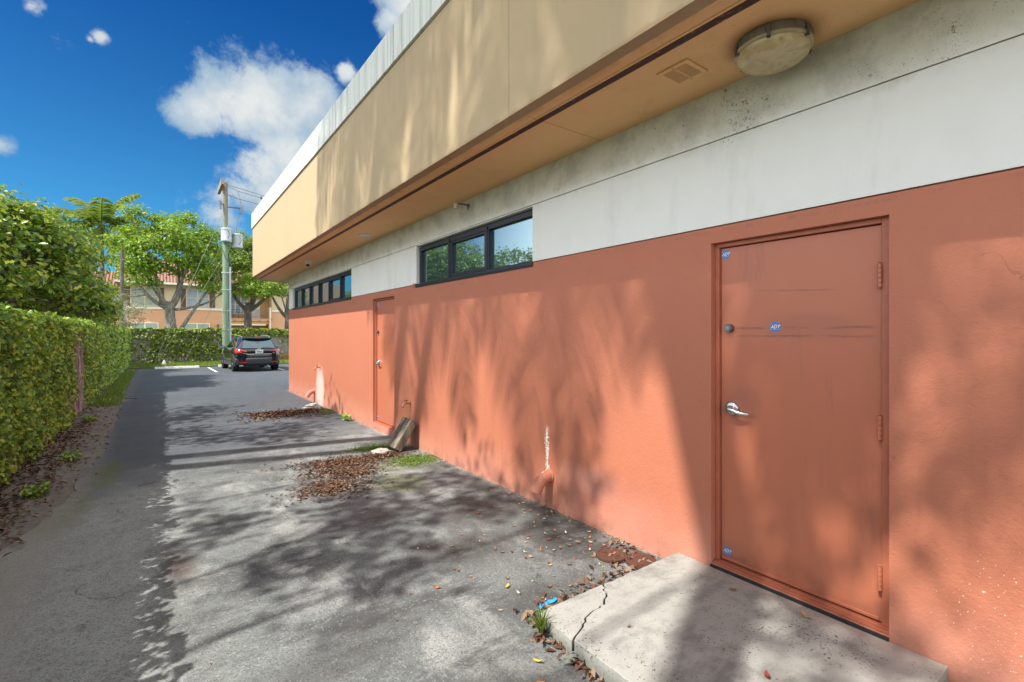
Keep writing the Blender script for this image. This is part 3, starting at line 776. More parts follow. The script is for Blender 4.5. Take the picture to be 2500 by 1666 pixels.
def drop_leaf(k, x, y, z=.004, s=1., rz=None, label=None, group='dry leaves scattered on the asphalt'):
    o = bpy.data.objects.new('fallen_leaf', LME[k]); COL.objects.link(o)
    o.location = (x, y, z); o.rotation_euler = (random.uniform(-.25,.25), random.uniform(-.25,.25), random.uniform(0, 6.28) if rz is None else rz); o.scale = (s, s, s)
    tag(o, label or ('small %s dry leaf lying loose on the asphalt near the wall' % KIND[k % 6]), 'leaf', group)
    ORG[o.name] = tuple(o.location)
placed = 0
while placed < 125:
    x = 3.0 - abs(random.gauss(0, .75)); y = random.choice((random.uniform(2.2, 3.6), random.uniform(1.2, 4.6), random.gauss(2.9, .5)))
    if x > 3.0 or x < .6: continue
    if x > 1.70 and .6 < y < 2.2: continue
    if x < 1.2 and random.random() < .6: continue
    if y > 4.2 and random.random() < .5: continue
    k = random.choices(range(12), [5,5,4,.5,.08,1.2, 5,5,4,.5,.06,1.2])[0]
    drop_leaf(k, x, y, .005, random.uniform(.3, .85)); placed += 1
for (x, y) in ((1.9,5.0),(1.5,4.5),(2.3,4.7),(.9,4.2),(.6,3.2),(.2,2.9),(1.2,3.7),(-.2,3.6),(2.6,4.9),(2.0,4.3)):
    drop_leaf(random.choice((0,1,2,5)), x, y, .005, random.uniform(.3, .6))
drop_leaf(3, 2.27, 1.12, .103, 1.15, .6, 'bright rust red leaf lying on the middle of the step', 'single leaves on the concrete step')
drop_leaf(7, 2.86, 1.62, .103, .8, 2.3, 'dark red brown leaf on the step just below the door sill', 'single leaves on the concrete step')
drop_leaf(0, 2.93, 1.24, .103, 1.3, 1.2, 'long tan leaf on the step against the dark sill joint', 'single leaves on the concrete step')
drop_leaf(2, 2.28, 1.34, .103, .5, .3, 'tiny orange leaf scrap on the middle of the step', 'single leaves on the concrete step')
drop_leaf(7, 2.05, 1.75, .103, .55, .1, 'tiny brown leaf on the step near the crack', 'single leaves on the concrete step')
drop_leaf(4, 1.56, 1.93, .006, .95, 2.0, 'yellow green leaf on the dark asphalt beside the broken step corner')
drop_leaf(4, 1.86, 2.62, .01, .8, .4, 'small bright yellow leaf on dark asphalt off the step corner')

# ---- litter drifts nobody could count
def litter(name, label, n, fx, size=(.05,.022), zmax=.03, mat=DRY):
    P = np.array([fx() for _ in range(n)]); nr = np.stack([rng.normal(0,.38,n), rng.normal(0,.38,n), np.ones(n)], 1)
    sz = rng.uniform(.6, 1.3, n)
    tag(leaves(name, P, nr, size[0]*sz, size[1]*sz, mat, fold=.25), label, 'leaf litter', kind='stuff')
def blob(cx, cy, rx, ry, z, k=1.):
    def f():
        while True:
            a = random.uniform(0, 6.283); r = abs(random.gauss(0, .52)); e = 1+.22*math.sin(3*a+cx*7)+.15*math.sin(5*a+cy*3)
            x, y = cx+rx*r*e*math.cos(a), cy+ry*r*e*math.sin(a)
            if x < 3.03: return (x, y, .008+z*random.random()*max(.1, 1-r))
    return f
b1 = [blob(1.95,6.42,.70,.34,.03), blob(2.4,6.45,.4,.22,.03), blob(1.85,5.95,.45,.45,.015), blob(1.50,5.45,.45,.45,.01)]
litter('leaf_litter', 'brown drift of dry leaves on the asphalt below the leaning block', 7000, lambda: random.choices(b1, [5,2,3.0,2.0])[0](), (.050,.019))
b2 = [blob(2.0,11.1,.78,.55,.04), blob(2.6,11.2,.4,.45,.03)]
litter('leaf_litter', 'brown drift of dry leaves on the asphalt by the distant drain outlet', 3000, lambda: random.choices(b2, [4,1])[0](), (.07,.03))
def verge():
    while True:
        y = random.choice((random.uniform(4, 30), random.uniform(4, 12))); x = -1.42 + abs(random.gauss(0,.24))
        if x < edge(y)+.12: return (x, y, .02+.03*random.random())
litter('leaf_litter', 'thin litter of leaves and twigs along the soil foot of the vine wall', 4200, verge, (.065,.024))
def stepedge():
    r = random.random()
    if r < .36: x = random.uniform(1.72, 2.75); return (x, 2.165+abs(random.gauss(0,.085)), .008+.03*random.random())
    if r < .62: return (random.gauss(2.85,.13), random.gauss(2.46,.14), .008+.015*random.random())
    if r < .72: return (1.74-abs(random.gauss(0,.04)), random.uniform(1.72,2.1), .008+.03*random.random())
    return (1.71-abs(random.gauss(0,.07)), random.uniform(1.0,1.72), .008+.035*random.random())
def se():
    while True:
        p = stepedge()
        if p[0] < 3.03 and not (p[0] > 1.735 and p[1] < 2.145): return p
litter('leaf_litter', 'tan and orange leaves banked against the edges of the concrete step', 420, se, (.06,.026))

# ---- grass and moss
def blades(name, P, h, w, mat, label, cat='grass', lean=.35):
    n = len(P); d = np.stack([rng.normal(0,lean,n), rng.normal(0,lean,n), np.ones(n)], 1); d = nrm(d)
    hh = h*rng.uniform(.5, 1.3, n)
    nr = nrm(np.stack([rng.normal(size=n), rng.normal(size=n), rng.normal(0,.2,n)], 1))
    o = leaves(name, P + d*hh[:,None]*.5, nr, hh, w, mat, fold=.05, tang=None)
    return tag(o, label, cat, kind='stuff')
def bladeset(P, h, w, lean=.35):
    n = len(P); d = nrm(np.stack([rng.normal(0,lean,n), rng.normal(0,lean,n), np.ones(n)], 1)); hh = h*rng.uniform(.5,1.3,n)
    v = nrm(np.stack([rng.normal(size=n), rng.normal(size=n), np.zeros(n)], 1)); b = v
    vs = np.stack([P-b*w/2, P+b*w/2, P+d*hh[:,None]*.6+b*w*.4, P+d*hh[:,None]], 1).reshape(-1,3)
    i = np.arange(n)*4
    return vs, [t for k in i for t in ((k,k+1,k+2),(k,k+2,k+3))]
def grass(name, P, h, w, label, mat=GRASS, lean=.35):
    mb = MB(); vs, fs = bladeset(np.array(P, float), h, w, lean); mb.v = [tuple(p) for p in vs]; mb.f = fs; mb.m = [0]*len(fs); mb.sm = [False]*len(fs)
    return tag(build(name, mb, mat, fix=False), label, 'grass', kind='stuff')
P = [(random.uniform(-1.3, 11), random.uniform(29.45, 32.9), .05) for _ in range(7000)]
grass('grass', P, .13, .025, 'short green grass strip in front of the far vine wall')
P = []
while len(P) < 4500:
    y = random.uniform(14.5, 27); x = -1.3+abs(random.gauss(0,.25))
    if x < edge(y)-.0+.06*random.random(): P.append((x, y, .0))
grass('grass', P, .11, .022, 'green grass fringe between the vine wall foot and the drive')
# ---- separate weeds
def weed(x, y, z, n, h, spread, label, name='weed', w=.007, mat=GRASS):
    mb = MB(); rr = random.Random(int(x*1000+y*10)); c = Vector((x,y,z))
    for k in range(n):
        a = rr.uniform(0, 6.283); l = h*rr.uniform(.6,1.15); s = spread*rr.uniform(.2,1.2)
        d = Vector((math.cos(a), math.sin(a), 0)); b = Vector((-d.y, d.x, 0)); pr = []
        for t in (0, .35, .7, 1):
            p = c + d*s*t**1.5 + Vector((0,0,l*(t - .35*t*t*s/spread))); ww = w*(1-t)**.7*.5+.0004; pr.append((p-b*ww, p+b*ww))
        for q in range(3): mb.add([pr[q][0], pr[q][1], pr[q+1][1], pr[q+1][0]], [(0,1,2,3)])
    return tag(build(name, mb, mat, origin=(x,y,z), fix=False), label, 'weed')
weed(1.70, 2.07, .02, 46, .17, .10, 'bright green grassy weed at the broken corner of the step', w=.010)
for (x,y,l) in ((-1.05,6.95,'small weed in the soil at the near foot of the vine wall'), (-.98,8.6,'bright weed clump in the middle of the soil verge'), (-1.12,12.2,'bushy weed at the foot of the bare stemmed wall section'), (-1.1,15.2,'weed tuft on the verge where the drive edge is broken'), (-1.22,5.6,'weed at the left near end of the soil verge')):
    P = np.array([(x+random.uniform(-.10,.10), y+random.uniform(-.13,.13), .02+.10*random.random()) for _ in range(120)])
    tag(leaves('weed', P, np.stack([rng.normal(0,.6,120), rng.normal(0,.6,120), np.ones(120)],1), .06, .028, VINE, origin=(x,y,.02)), l, 'weed')
P = np.array([(2.93+random.uniform(-.08,.05), 9.55+random.uniform(-.16,.16), .02+.09*random.random()) for _ in range(110)])
tag(leaves('weed', P, np.stack([rng.normal(-.4,.6,110), rng.normal(0,.6,110), np.ones(110)],1), .06, .028, VINE, origin=(2.93,9.55,.02)), 'leafy weed at the foot of the wall beyond the far door', 'weed')
# moss cushions by the leaning block (uncountable)
P = np.array([(min(3.03, random.gauss(2.75,.15)), random.gauss(6.0,.13), .006+.012*random.random()) for _ in range(1500)] + [(min(3.03,random.gauss(2.52,.2)), random.gauss(6.98,.09), .006+.012*random.random()) for _ in range(900)] + [(min(3.03,random.gauss(2.9,.1)), random.gauss(10.9,.25), .006+.01*random.random()) for _ in range(500)])
tag(leaves('moss', P, np.stack([rng.normal(0,.7,len(P)), rng.normal(0,.7,len(P)), np.ones(len(P))],1), .028, .015, GRASS), 'bright green moss beside the leaf drift along the wall foot', 'moss', kind='stuff')

# ---- concrete step with a cracked-off corner
st = thing('concrete_step', (2.4, 1.4, 0), 'worn grey concrete step slab with a cracked corner under the near door', 'step')
ck = [(2.29,2.152), (2.245,2.10), (2.215,2.065), (2.13,1.995), (2.07,1.985), (1.985,1.962), (1.90,1.935), (1.845,1.90), (1.735,1.845)]
ckw = []
rr = random.Random(3)
for i, (a, b) in enumerate(zip(ck, ck[1:])):
    for t in (0, .33, .66): ckw.append((a[0]+(b[0]-a[0])*t+rr.uniform(-.010,.010), a[1]+(b[1]-a[1])*t+rr.uniform(-.010,.010)))
ckw.append(ck[-1])
H = .097
def ragged(p0, p1, n, amp):
    out = []
    for i in range(n):
        t = i/n; out.append((p0[0]+(p1[0]-p0[0])*t+rr.uniform(-amp,amp), p0[1]+(p1[1]-p0[1])*t+rr.uniform(-amp,amp)))
    return out
def slab(poly, name, h, bev=.010):
    mb = MB(); n = len(poly); cx = sum(p[0] for p in poly)/n
    vs = [(x,y,-.05) for x,y in poly] + [(x,y,h) for x,y in poly]
    mb.add(vs, [tuple(range(n-1,-1,-1)), tuple(range(n,2*n))] + [(i,(i+1)%n,n+(i+1)%n,n+i) for i in range(n)])
    return build(name, mb, CONC, st, bevel=bev)
slab([(3.047,2.14)] + ragged((3.0,2.147), (2.30,2.148), 14, .004) + ckw + ragged((1.733,1.84), (1.745,.66), 22, .006) + [(1.76,.65), (3.047,.65)], 'slab', H)
low = [(x-.010, y+.008) for x, y in ckw]
slab(list(reversed(low)) + ragged((2.27,2.158), (1.78,2.157), 9, .004) + ragged((1.745,2.14), (1.728,1.88), 5, .005), 'broken_corner', H-.005)
# loose concrete crumbs
for k, (x, y, s, l) in enumerate(((1.70,1.84,.035,'chunk of broken concrete fallen at the end of the step crack'), (2.20,2.20,.03,'pale concrete chip by the back end of the step crack'))):
    mb = MB(); import mathutils
    vs = []; 
    for i in range(5):
        for j in range(8):
            a = j/8*6.283; e = -math.pi/2+math.pi*i/4; q = s*(1+rr.uniform(-.25,.25)); vs.append((x+1.5*q*math.cos(a)*math.cos(e), y+q*math.sin(a)*math.cos(e), .02+.7*q*math.sin(e)))
    mb.add(vs, [(i*8+j, i*8+(j+1)%8, (i+1)*8+(j+1)%8, (i+1)*8+j) for i in range(4) for j in range(8)])
    tag(build('concrete_chip', mb, CONC, origin=(x,y,0)), l, 'rubble')
for k, (x, y, s, l) in enumerate(((2.5,6.62,.10,'flat white stone at the foot of the leaning block'), (2.78,11.85,.065,'whitish broken concrete lump under the distant drain outlet'), (2.62,11.45,.07,'flat pale stone on the edge of the distant leaf drift'), (2.9,12.05,.06,'small white rubble piece against the wall by the distant drain'))):
    mb = MB(); vs = []
    for i in range(6):
        for j in range(10):
            a = j/10*6.283; e = -math.pi/2+math.pi*i/5; q = s*(1+rr.uniform(-.22,.22)); vs.append((x+1.4*q*math.cos(a)*math.cos(e), y+q*math.sin(a)*math.cos(e), .03+.38*q*math.sin(e)))
    mb.add(vs, [(i*10+j, i*10+(j+1)%10, (i+1)*10+(j+1)%10, (i+1)*10+j) for i in range(5) for j in range(10)])
    tag(build('stone', mb, simple('dirty_stone', (.40,.38,.34), .9, var=.3, sc=14, bump=.2), origin=(x,y,0)), l, 'stone')
# tape scrap
mb = MB(); tp = [(1.87,2.30), (1.90,2.312), (1.93,2.305), (1.96,2.318), (1.99,2.308), (2.02,2.315)]
for (a, b), (c, d) in zip(tp, tp[1:]): mb.quad((a,b-.014,.012+.006*math.sin(a*60)), (c,d-.014,.012+.006*math.sin(c*60)), (c,d+.008,.018), (a,b+.008,.018))
tag(build('tape_strip', mb, BLUETAPE, origin=(1.95,2.31,.02), fix=False), 'strip of bright blue tape lying along the step corner', 'tape')
# round cleanout covers
def cover(x, y, label):
    t = thing('cleanout_cover', (x,y,0), label, 'cover', 'rusty round covers beside the step')
    mb = MB(); mb.lathe([(.112,0), (.115,.012), (.112,.024), (.098,.027), (.095,.022), (.05,.023), (0,.0235)], (x,y,0), 36); build('lid', mb, RUST, t)
    mb = MB()
    for k in range(4): mb.lathe([(.009,.0), (.009,.0275), (.007,.029), (0,.029)], (x-.035+.023*k, y-.012+.01*(k%2), 0), 10)
    build('bolt', mb, simple('pale_rust', (.28,.17,.11), .8), t)
cover(2.757, 2.523, 'rusty round cover farther from the step with pale marks on top')
cover(2.86, 2.33, 'rusty round cover half hidden at the step edge')

# ---- leaning weathered block
t = thing('leaning_block', (2.86,6.66,0), 'weathered grooved grey timber block leaning on the wall beside the far door', 'block')
mb = MB()
Mx = Matrix.Rotation(R(-56), 3, 'Y')
for k, (y0, y1) in enumerate(((-.15,-.045), (-.040,.045), (.050,.15))):
    mb.box(0, .47, y0, y1, -.0 + (.008 if k == 1 else 0), .12 - (.008 if k == 1 else 0))
mb.xform(Matrix.Translation((2.76,6.66,.0)) @ Mx.to_4x4())
mb.v = [(p[0], p[1], max(p[2], .001)) for p in mb.v]
build('plank', mb, WOOD, t, bevel=.012)
# ---- drain elbows
def elbow(y, z, r, label, drop=.11):
    t = thing('drain_outlet', (WX, y, z), label, 'drain pipe')
    path = []
    for k in range(9):
        a = k/8*R(62); path.append((WX-.012-.16*math.sin(a)*1.05, y, z - .16*(1-math.cos(a))*1.15))
    e = Vector(path[-1])-Vector(path[-2]); path.append(tuple(Vector(path[-1])+e.normalized()*.045)); path = [(WX+.03, y, z)] + path
    mb = MB(); mb.tube(path, r, 28, 0, caps=False); inn = [tuple(p) for p in path]
    mb.tube(inn, r*.86, 28, 0, caps=False)
    # annular lip
    n0 = len(path); o1 = [mb.v[(n0-1)*28+k] for k in range(28)]; o2 = [mb.v[(n0*28)+(n0-1)*28+k] for k in range(28)]
    mb.add(o1+o2, [(k, (k+1)%28, 28+(k+1)%28, 28+k) for k in range(28)])
    build('pipe', mb, RED, t, sharp=50, fix=False)
    mb = MB(); mb.lathe([(r*1.0,.0), (r*1.16,.0), (r*1.16,.018), (r*1.02,.022)], (WX-.0, y, z), 28, 0, Matrix.Rotation(R(-90),3,'Y')); build('collar', mb, RED, t)
    mb = MB(); a = path[3]; mb.lathe([(r*.85,0), (0,0)], a, 20, 0, Matrix.Rotation(R(-110),3,'Y')); build('dark_inside', mb, BLACKP, t)
elbow(3.585, .315, .057, 'painted drain elbow poking from the wall nearest the camera, white drips above')
elbow(12.5, .285, .055, 'painted drain elbow poking from the sunlit far end of the wall')
# ---- taps
def tap(y, z, label):
    t = thing('wall_tap', (WX, y, z), label, 'tap')
    mb = MB(); mb.tube([(WX+.02,y,z), (WX-.09,y,z)], .011, 12); mb.lathe([(.024,0), (.024,.006), (.012,.010)], (WX,y,z), 18, 0, Matrix.Rotation(R(-90),3,'Y'))
    mb.tube([(WX-.075,y,z), (WX-.105,y,z-.004), (WX-.122,y,z-.025), (WX-.126,y,z-.05)], [.013,.014,.013,.014], 12); mb.lathe([(.013,0),(.016,.002),(.016,.012),(.013,.014)], (WX-.126,y,z-.062), 14)
    build('spout', mb, simple('brass', (.35,.24,.11), .45, .8, .3, 30), t)
    mb = MB(); mb.tube([(WX-.07,y,z), (WX-.07,y,z+.045)], .006, 8); mb.lathe([(.0,.0), (.026,.0), (.028,.005), (.02,.009), (0,.008)], (WX-.07,y,z+.043), 10); build('valve_handle', mb, DKSTEEL, t)
tap(6.83, .64, 'brass garden tap on the wall just right of the far door')
tap(11.98, .895, 'small dark tap on the sunlit wall with a chalky stain below it')
# ---- conduit arm under the soffit
t = thing('conduit_arm', (WX,5.12,3.26), 'thin dark conduit arm with pale cup on the white wall above the near window', 'conduit')
mb = MB(); mb.tube([(WX+.01,5.12,3.262), (WX-.06,5.12,3.268), (WX-.17,5.12,3.262)], .009, 10); mb.lathe([(.026,0), (.026,.012), (.012,.018)], (WX,5.12,3.262), 16, 0, Matrix.Rotation(R(-90),3,'Y')); mb.tube([(WX-.012,5.12,3.26),(WX-.012,5.12,3.21)], .008, 8); build('arm', mb, DKSTEEL, t)
mb = MB(); mb.lathe([(.0,.0), (.024,.0), (.026,-.005), (.026,-.055), (.022,-.06), (.0,-.056)], (WX-.18,5.12,3.262), 18); build('cup', mb, OFFW, t)
mb = MB(); mb.tube([(WX-.155,5.12,3.26),(WX-.150,5.12,3.205)], .008, 8); build('bracket', mb, DKSTEEL, t)
# ================================================================== VINE WALLS
def vine_wall(label, axis, a0, a1, pos, h, core, layers, mat, bare=None, thick=.16, facing=1):
    """axis 'y': runs along y at x = pos facing +x ; axis 'x': runs along x at y = pos facing -y"""
    org = (pos, (a0+a1)/2, 0) if axis == 'y' else ((a0+a1)/2, pos, 0)
    w = thing('vine_wall', org, label, 'vine wall')
    mb = MB()
    if axis == 'y': mb.box(pos-.22, pos-.06, a0, a1, -.05, h-.06)
    else: mb.box(a0, a1, pos+.06, pos+.26, -.05, h-.06)
    build('wall_core', mb, core, w)
    Ps, Ns, Ls = [], [], []
    for (s0, s1, dens, size) in layers:
        n = int((s1-s0)*h*dens); a = rng.uniform(s0, s1, n); z = rng.uniform(.02, h, n)
        lump = .5*np.sin(a*2.3)+.5*np.sin(a*5.1+z*3)+.5*np.sin(z*6+a*1.3)
        d = rng.uniform(-.05, thick*.8, n) + .05*lump
        keep = np.ones(n, bool)
        if bare is not None: keep = rng.random(n) > bare(a, z)
        nr = np.stack([np.full(n, .75), rng.normal(-.35,.7,n), rng.normal(.35,.55,n)], 1)
        p = np.stack([pos+d, a, z], 1) if axis == 'y' else np.stack([a, pos-d, z], 1)
        if axis == 'x': nr = np.stack([nr[:,1], -nr[:,0], nr[:,2]], 1)
        Ps.append(p[keep]); Ns.append(nr[keep]); Ls.append(size*rng.uniform(.55, 1.35, keep.sum()))
        # shaggy top
        n = int((s1-s0)*dens*.55); a = rng.uniform(s0, s1, n); d = rng.uniform(-.30, thick*.5, n); z = h - .03 + np.abs(rng.normal(0,.035,n)) + .05*np.sin(a*3.1)*np.sin(a*.7) + .03*np.sin(a*9)
        k2 = np.ones(n, bool) if bare is None else rng.random(n) > bare(a, np.full(n, h-.1))*.6
        p = np.stack([pos+d, a, z], 1) if axis == 'y' else np.stack([a, pos-d, z], 1)
        Ps.append(p[k2]); Ns.append(np.stack([rng.normal(.2,.6,n), rng.normal(0,.6,n), np.ones(n)], 1)[k2]); Ls.append(size*rng.uniform(.6, 1.5, k2.sum()))
    P = np.concatenate(Ps); Nn = np.concatenate(Ns); L = np.concatenate(Ls)
    leaves('foliage', P, Nn, L, L*.72, mat, w)
    return w
def bare_left(a, z):
    b = np.exp(-((a-13.5)/.85)**4)*np.clip(1.55-.35*np.abs(z-.8), 0, 1)*(z < 1.75)
    b2 = np.exp(-((a-11.9)/.8)**2)*(z < .75)*.75
    b3 = ((z < .22+.15*np.sin(a*2.7)))*.55
    b4 = np.exp(-((a-17.8)/.35)**2)*(z < .8)*.8
    b5 = np.exp(-((a-7.2)/.35)**2)*(z < .5)*.8
    return np.clip(np.maximum.reduce([b, b2, b3, b4, b5]), 0, .96)
vw = vine_wall('long left boundary wall thickly clad in small yellow green creeper leaves', 'y', -6, 32.8, -1.46, 1.92, CORE,
               [(-6, 6, 380, .085), (6, 12, 1250, .066), (12, 20, 880, .074), (20, 32.8, 480, .10)], VINE, bare_left, .15)
mb = MB(); rr = random.Random(5)
def stems(y0, y1, n, ztop):
    for k in range(n):
        y = rr.uniform(y0, y1); z = 0; pts = []; x = -1.46+rr.uniform(-.03,.05); zt = ztop*rr.uniform(.6,1)
        while z < zt: pts.append((x+rr.uniform(-.012,.012), y, z)); z += .12; y += rr.uniform(-.035,.035)
        if len(pts) > 2: mb.tube(pts, [rr.uniform(.008,.022)*(1-.6*i/len(pts)) for i in range(len(pts))], 5, caps=False)
stems(12.6, 14.5, 80, 1.9); stems(11., 12.7, 26, .9); stems(6., 32, 90, .6); stems(17.4, 18.2, 12, 1.2)
build('stems', mb, STEM, vw, fix=False)

def bare_back(a, z):
    g = np.clip((a-3.4)/2.2, 0, 1); patch = .5+.5*np.sin(a*1.9+z*2.6)
    b = g*(z < 1.55)*np.clip(.35+.6*patch, 0, .93)
    low = (z < .5)*(.35+.3*np.sin(a*2.1)); dark = np.exp(-((a+.9)/.45)**2)*.6
    return np.clip(np.maximum.reduce([b, low, dark]), 0, .95)
vb = vine_wall('far boundary wall with patchy creeper and bare grey concrete at its right', 'x', -1.75, 15, 33.2, 1.95, GREYW,
               [(-1.75, 15, 300, .15)], VINE2, bare_back, .2)
mb = MB()
for k in range(70):
    a = rr.uniform(-1.2, 11); z = rr.uniform(0, .3); pts = []
    while z < rr.uniform(.8, 1.9): pts.append((a, 33.17+rr.uniform(-.03,.01), z)); z += .14; a += rr.uniform(-.08,.08)
    if len(pts) > 2: mb.tube(pts, .012, 4, caps=False)
build('stems', mb, STEM, vb, fix=False)
P = np.array([(random.gauss(6.4,.35), random.gauss(32.7,.12), .1+abs(random.gauss(0,.22))) for _ in range(420)])
o = leaves('shrub', P, np.stack([rng.normal(size=420), rng.normal(-.5,1,420), rng.normal(.4,.6,420)],1), .11, .05, leafmat('rusty_leaves', [(.20,.08,.03),(.30,.15,.05),(.12,.15,.04)], .3), origin=(6.4,32.7,0))
tag(o, 'low rust tinged shrub between the car and the building corner', 'shrub')

# ================================================================== TREES
def branch_tube(mb, p0, p1, r0, r1, sag=.12, n=6, rr=random, sides=7):
    p0 = Vector(p0); p1 = Vector(p1); L = (p1-p0).length; off = Vector((rr.uniform(-1,1), rr.uniform(-1,1), rr.uniform(-.3,.3)))*L*sag
    pts = []; 
    for i in range(n+1):
        t = i/n; p = p0.lerp(p1, t) + off*math.sin(math.pi*t); p.z -= L*.10*math.sin(math.pi*t)
        pts.append(p)
    mb.tube(pts, [r0+(r1-r0)*(i/n)**.8 for i in range(n+1)], sides, caps=True); return pts
def tree(name, base, label, limbs, crown, nclus, nleaf, lsize, mat, barkm, trunk, seed=1, csize=.55, group=None, shell=.45, flat=.6, twigs=0, cut=None, bottom=-.55):
    """trunk: [(x,y,z,r)..] relative to base; limbs: [(start_index, end_point, r0)..]; crown: list of (cx,cy,cz,rx,ry,rz)"""
    rr = random.Random(seed); t = thing(name, base, label, 'tree', group); B = Vector(base)
    mb = MB(); tp = [B+Vector(q[:3]) for q in trunk]; mb.tube(tp, [q[3] for q in trunk], 12)
    nodes = []
    for (i, e, r0) in limbs:
        pts = branch_tube(mb, tp[i], B+Vector(e), r0, r0*.35, .10, 8, rr, 8)
        nodes += [(p, r0*(1-.6*k/len(pts))) for k, p in enumerate(pts) if k >= 3]
    if not nodes: nodes = [(p, .1) for p in tp[1:]]
    Pc, Nc = [], []; tot = sum(c[3]*c[4]*c[5] for c in crown)
    for c in crown:
        m = max(3, int(nclus*c[3]*c[4]*c[5]/tot)); cc = B+Vector(c[:3])
        for k in range(m):
            for _ in range(50):
                d = Vector((rr.gauss(0,1), rr.gauss(0,1), rr.gauss(0,1))).normalized()
                if d.z > bottom: break
            q = shell+(1-shell)*rr.random()**.6; q *= 1+.16*math.sin(3*math.atan2(d.y,d.x)+seed)*math.cos(2*d.z+seed)
            p = cc+Vector((d.x*c[3], d.y*c[4], d.z*c[5]))*q
            if cut is not None and not cut(p): continue
            nd, rd = min(nodes, key=lambda nn: (nn[0]-p).length + (0 if nn[0].z < p.z else .8))
            branch_tube(mb, nd, p, min(rd*.5, .05), .008, .12, 4, rr, 5)
            s = csize*rr.uniform(.6, 1.25); nl = int(nleaf*s*s/csize/csize)
            g = rng.normal(size=(nl, 3))*np.array([s, s, s*flat])*.52
            lp = g + np.array(p); Pc.append(lp)
            nr = g*np.array([.5,.5,.9])/s + np.array([0,0,.55]) + np.array(d)*.3 + rng.normal(size=(nl,3))*.45
            Nc.append(nr)
            for _ in range(twigs):
                e = Vector((rr.gauss(0,1), rr.gauss(0,1), min(.3, rr.gauss(.1,.7))))*s*.9; branch_tube(mb, p, p+e, .012, .004, .1, 3, rr, 4)
    build('trunk', mb, barkm, t, fix=False, sharp=0)
    P = np.concatenate(Pc); Nn = np.concatenate(Nc); sz = lsize*rng.uniform(.6, 1.35, len(P))
    leaves('crown', P, Nn, sz, sz*.55, mat, t)
    return t
# bright round tree in front of the house
tree('shade_tree', (.55, 42, 0), 'bright lime green round crowned tree with many pale upright limbs before the house',
     [(2, (-2.3,.3,6.2), .16), (2, (-.9,-.6,7.6), .17), (2, (.2,.6,8.2), .17), (2, (1.3,-.3,7.2), .15), (1, (2.9,.2,6.2), .18), (2, (3.2,-.6,4.9), .12), (2, (.7,.2,6.6), .2), (2, (-1.4,.8,5.6), .13)],
     [(0,0,7.5,3.7,3.3,2.7), (-2.2,-.4,5.5,1.8,1.8,1.2), (1.4,0,8.2,1.8,1.8,1.4), (2.1,-.3,6.0,1.5,1.6,1.2), (-1.9,0,7.9,1.8,1.6,1.4), (.3,0,9.3,1.7,1.6,1.3), (0,0,6.3,2.8,2.2,1.0), (-2.9,0,4.5,1.0,1.0,.7), (2.9,0,4.9,1.2,1.2,.8)], 125, 165, .22, BRIGHT, bark('mottled_bark', (.09,.08,.07), (.26,.245,.22)),
     [(0,0,-.1,.40), (.08,0,1.2,.33), (-.10,.1,3.4,.30), (-.1,.05,4.0,.25)], 4, .72, bottom=-.5, flat=.55)
tree('shade_tree', (6.0, 47, 0), 'looser green tree rising behind the green utility pole',
     [(1,(-2.2,0,7.6),.2), (1,(0,.4,9.),.2), (1,(2.2,0,7.6),.2), (1, (.8,-.4,6), .15)],
     [(-.2,0,7.6,4.0,2.8,2.8), (2.2,0,8.3,2.0,1.8,1.9), (1.5,0,5.6,2.6,2,1.1)], 190, 105, .22, leafmat('mid_green_leaves', [(.05,.105,.018), (.10,.19,.02), (.19,.28,.03), (.29,.36,.05)], .45), BARKD,
     [(0,0,-.1,.34), (0,0,3.6,.28), (0,0,4.4,.2)], 9, .75, flat=.5)
tree('shade_tree', (8.0, 41, 0), 'small dark trunked tree partly hidden by the building corner',
     [(1,(-1.3,0,5.0),.17), (1,(.2,.3,5.8),.18), (1,(1.5,0,5.2),.16), (1,(-.5,-.3,4.6),.1)],
     [(-.4,0,5.3,2.7,2.2,1.5), (1.8,0,5.8,1.8,1.7,1.4), (-2.0,0,5.0,1.3,1.3,.8)], 90, 110, .19, BRIGHT, BARKD,
     [(0,0,-.1,.38), (.1,0,2.8,.30), (0,0,3.6,.26)], 12, .6, flat=.5)
# big leafy tree overhanging the left wall
cutA = lambda p: not (p.x > -1.30 and p.z < 2.2) and p.x < -.2 + max(0, (5.0-p.z)*.0)
tree('broadleaf_tree', (-3.9, 21, 0), 'large glossy dark green broadleaf tree leaning over the left vine wall',
     [(1,(1.4,-1.6,2.7),.12), (1,(1.7,1.0,3.2),.13), (1,(.4,-2.2,3.7),.14), (1,(.2,.6,4.0),.15), (1,(-1.2,-1,3.9),.14), (1,(1.9,-.3,2.4),.10)],
     [(.1,-.3,3.65,2.35,3.6,2.05), (1.1,.6,2.85,1.5,2.7,1.1), (-.2,-2.6,4.2,1.8,1.6,1.5)], 330, 95, .175, BROAD, BARKD,
     [(0,0,-.1,.24), (.1,0,1.5,.2), (.1,0,2.2,.16)], 21, .48, twigs=1, cut=cutA, flat=.7)
tree('broadleaf_tree', (-3.95, 27.4, 0), 'yellow green leafy tree behind the wall where the drive narrows',
     [(1,(.9,-1.2,2.8),.1), (1,(1.0,1.4,3.0),.1), (1,(-.5,0,3.8),.12)],
     [(.15,0,3.1,1.9,2.9,1.45), (-.8,-.6,3.7,1.5,1.9,1.2)], 150, 110, .15, leafmat('yellow_green_leaves', [(.05,.11,.02), (.11,.18,.02), (.22,.27,.03), (.36,.33,.05)], .4), BARKD,
     [(0,0,-.1,.2), (.1,0,1.5,.17), (.1,0,2.1,.13)], 23, .5, twigs=1, cut=lambda p: not (p.x > -1.30 and p.z < 2.2))
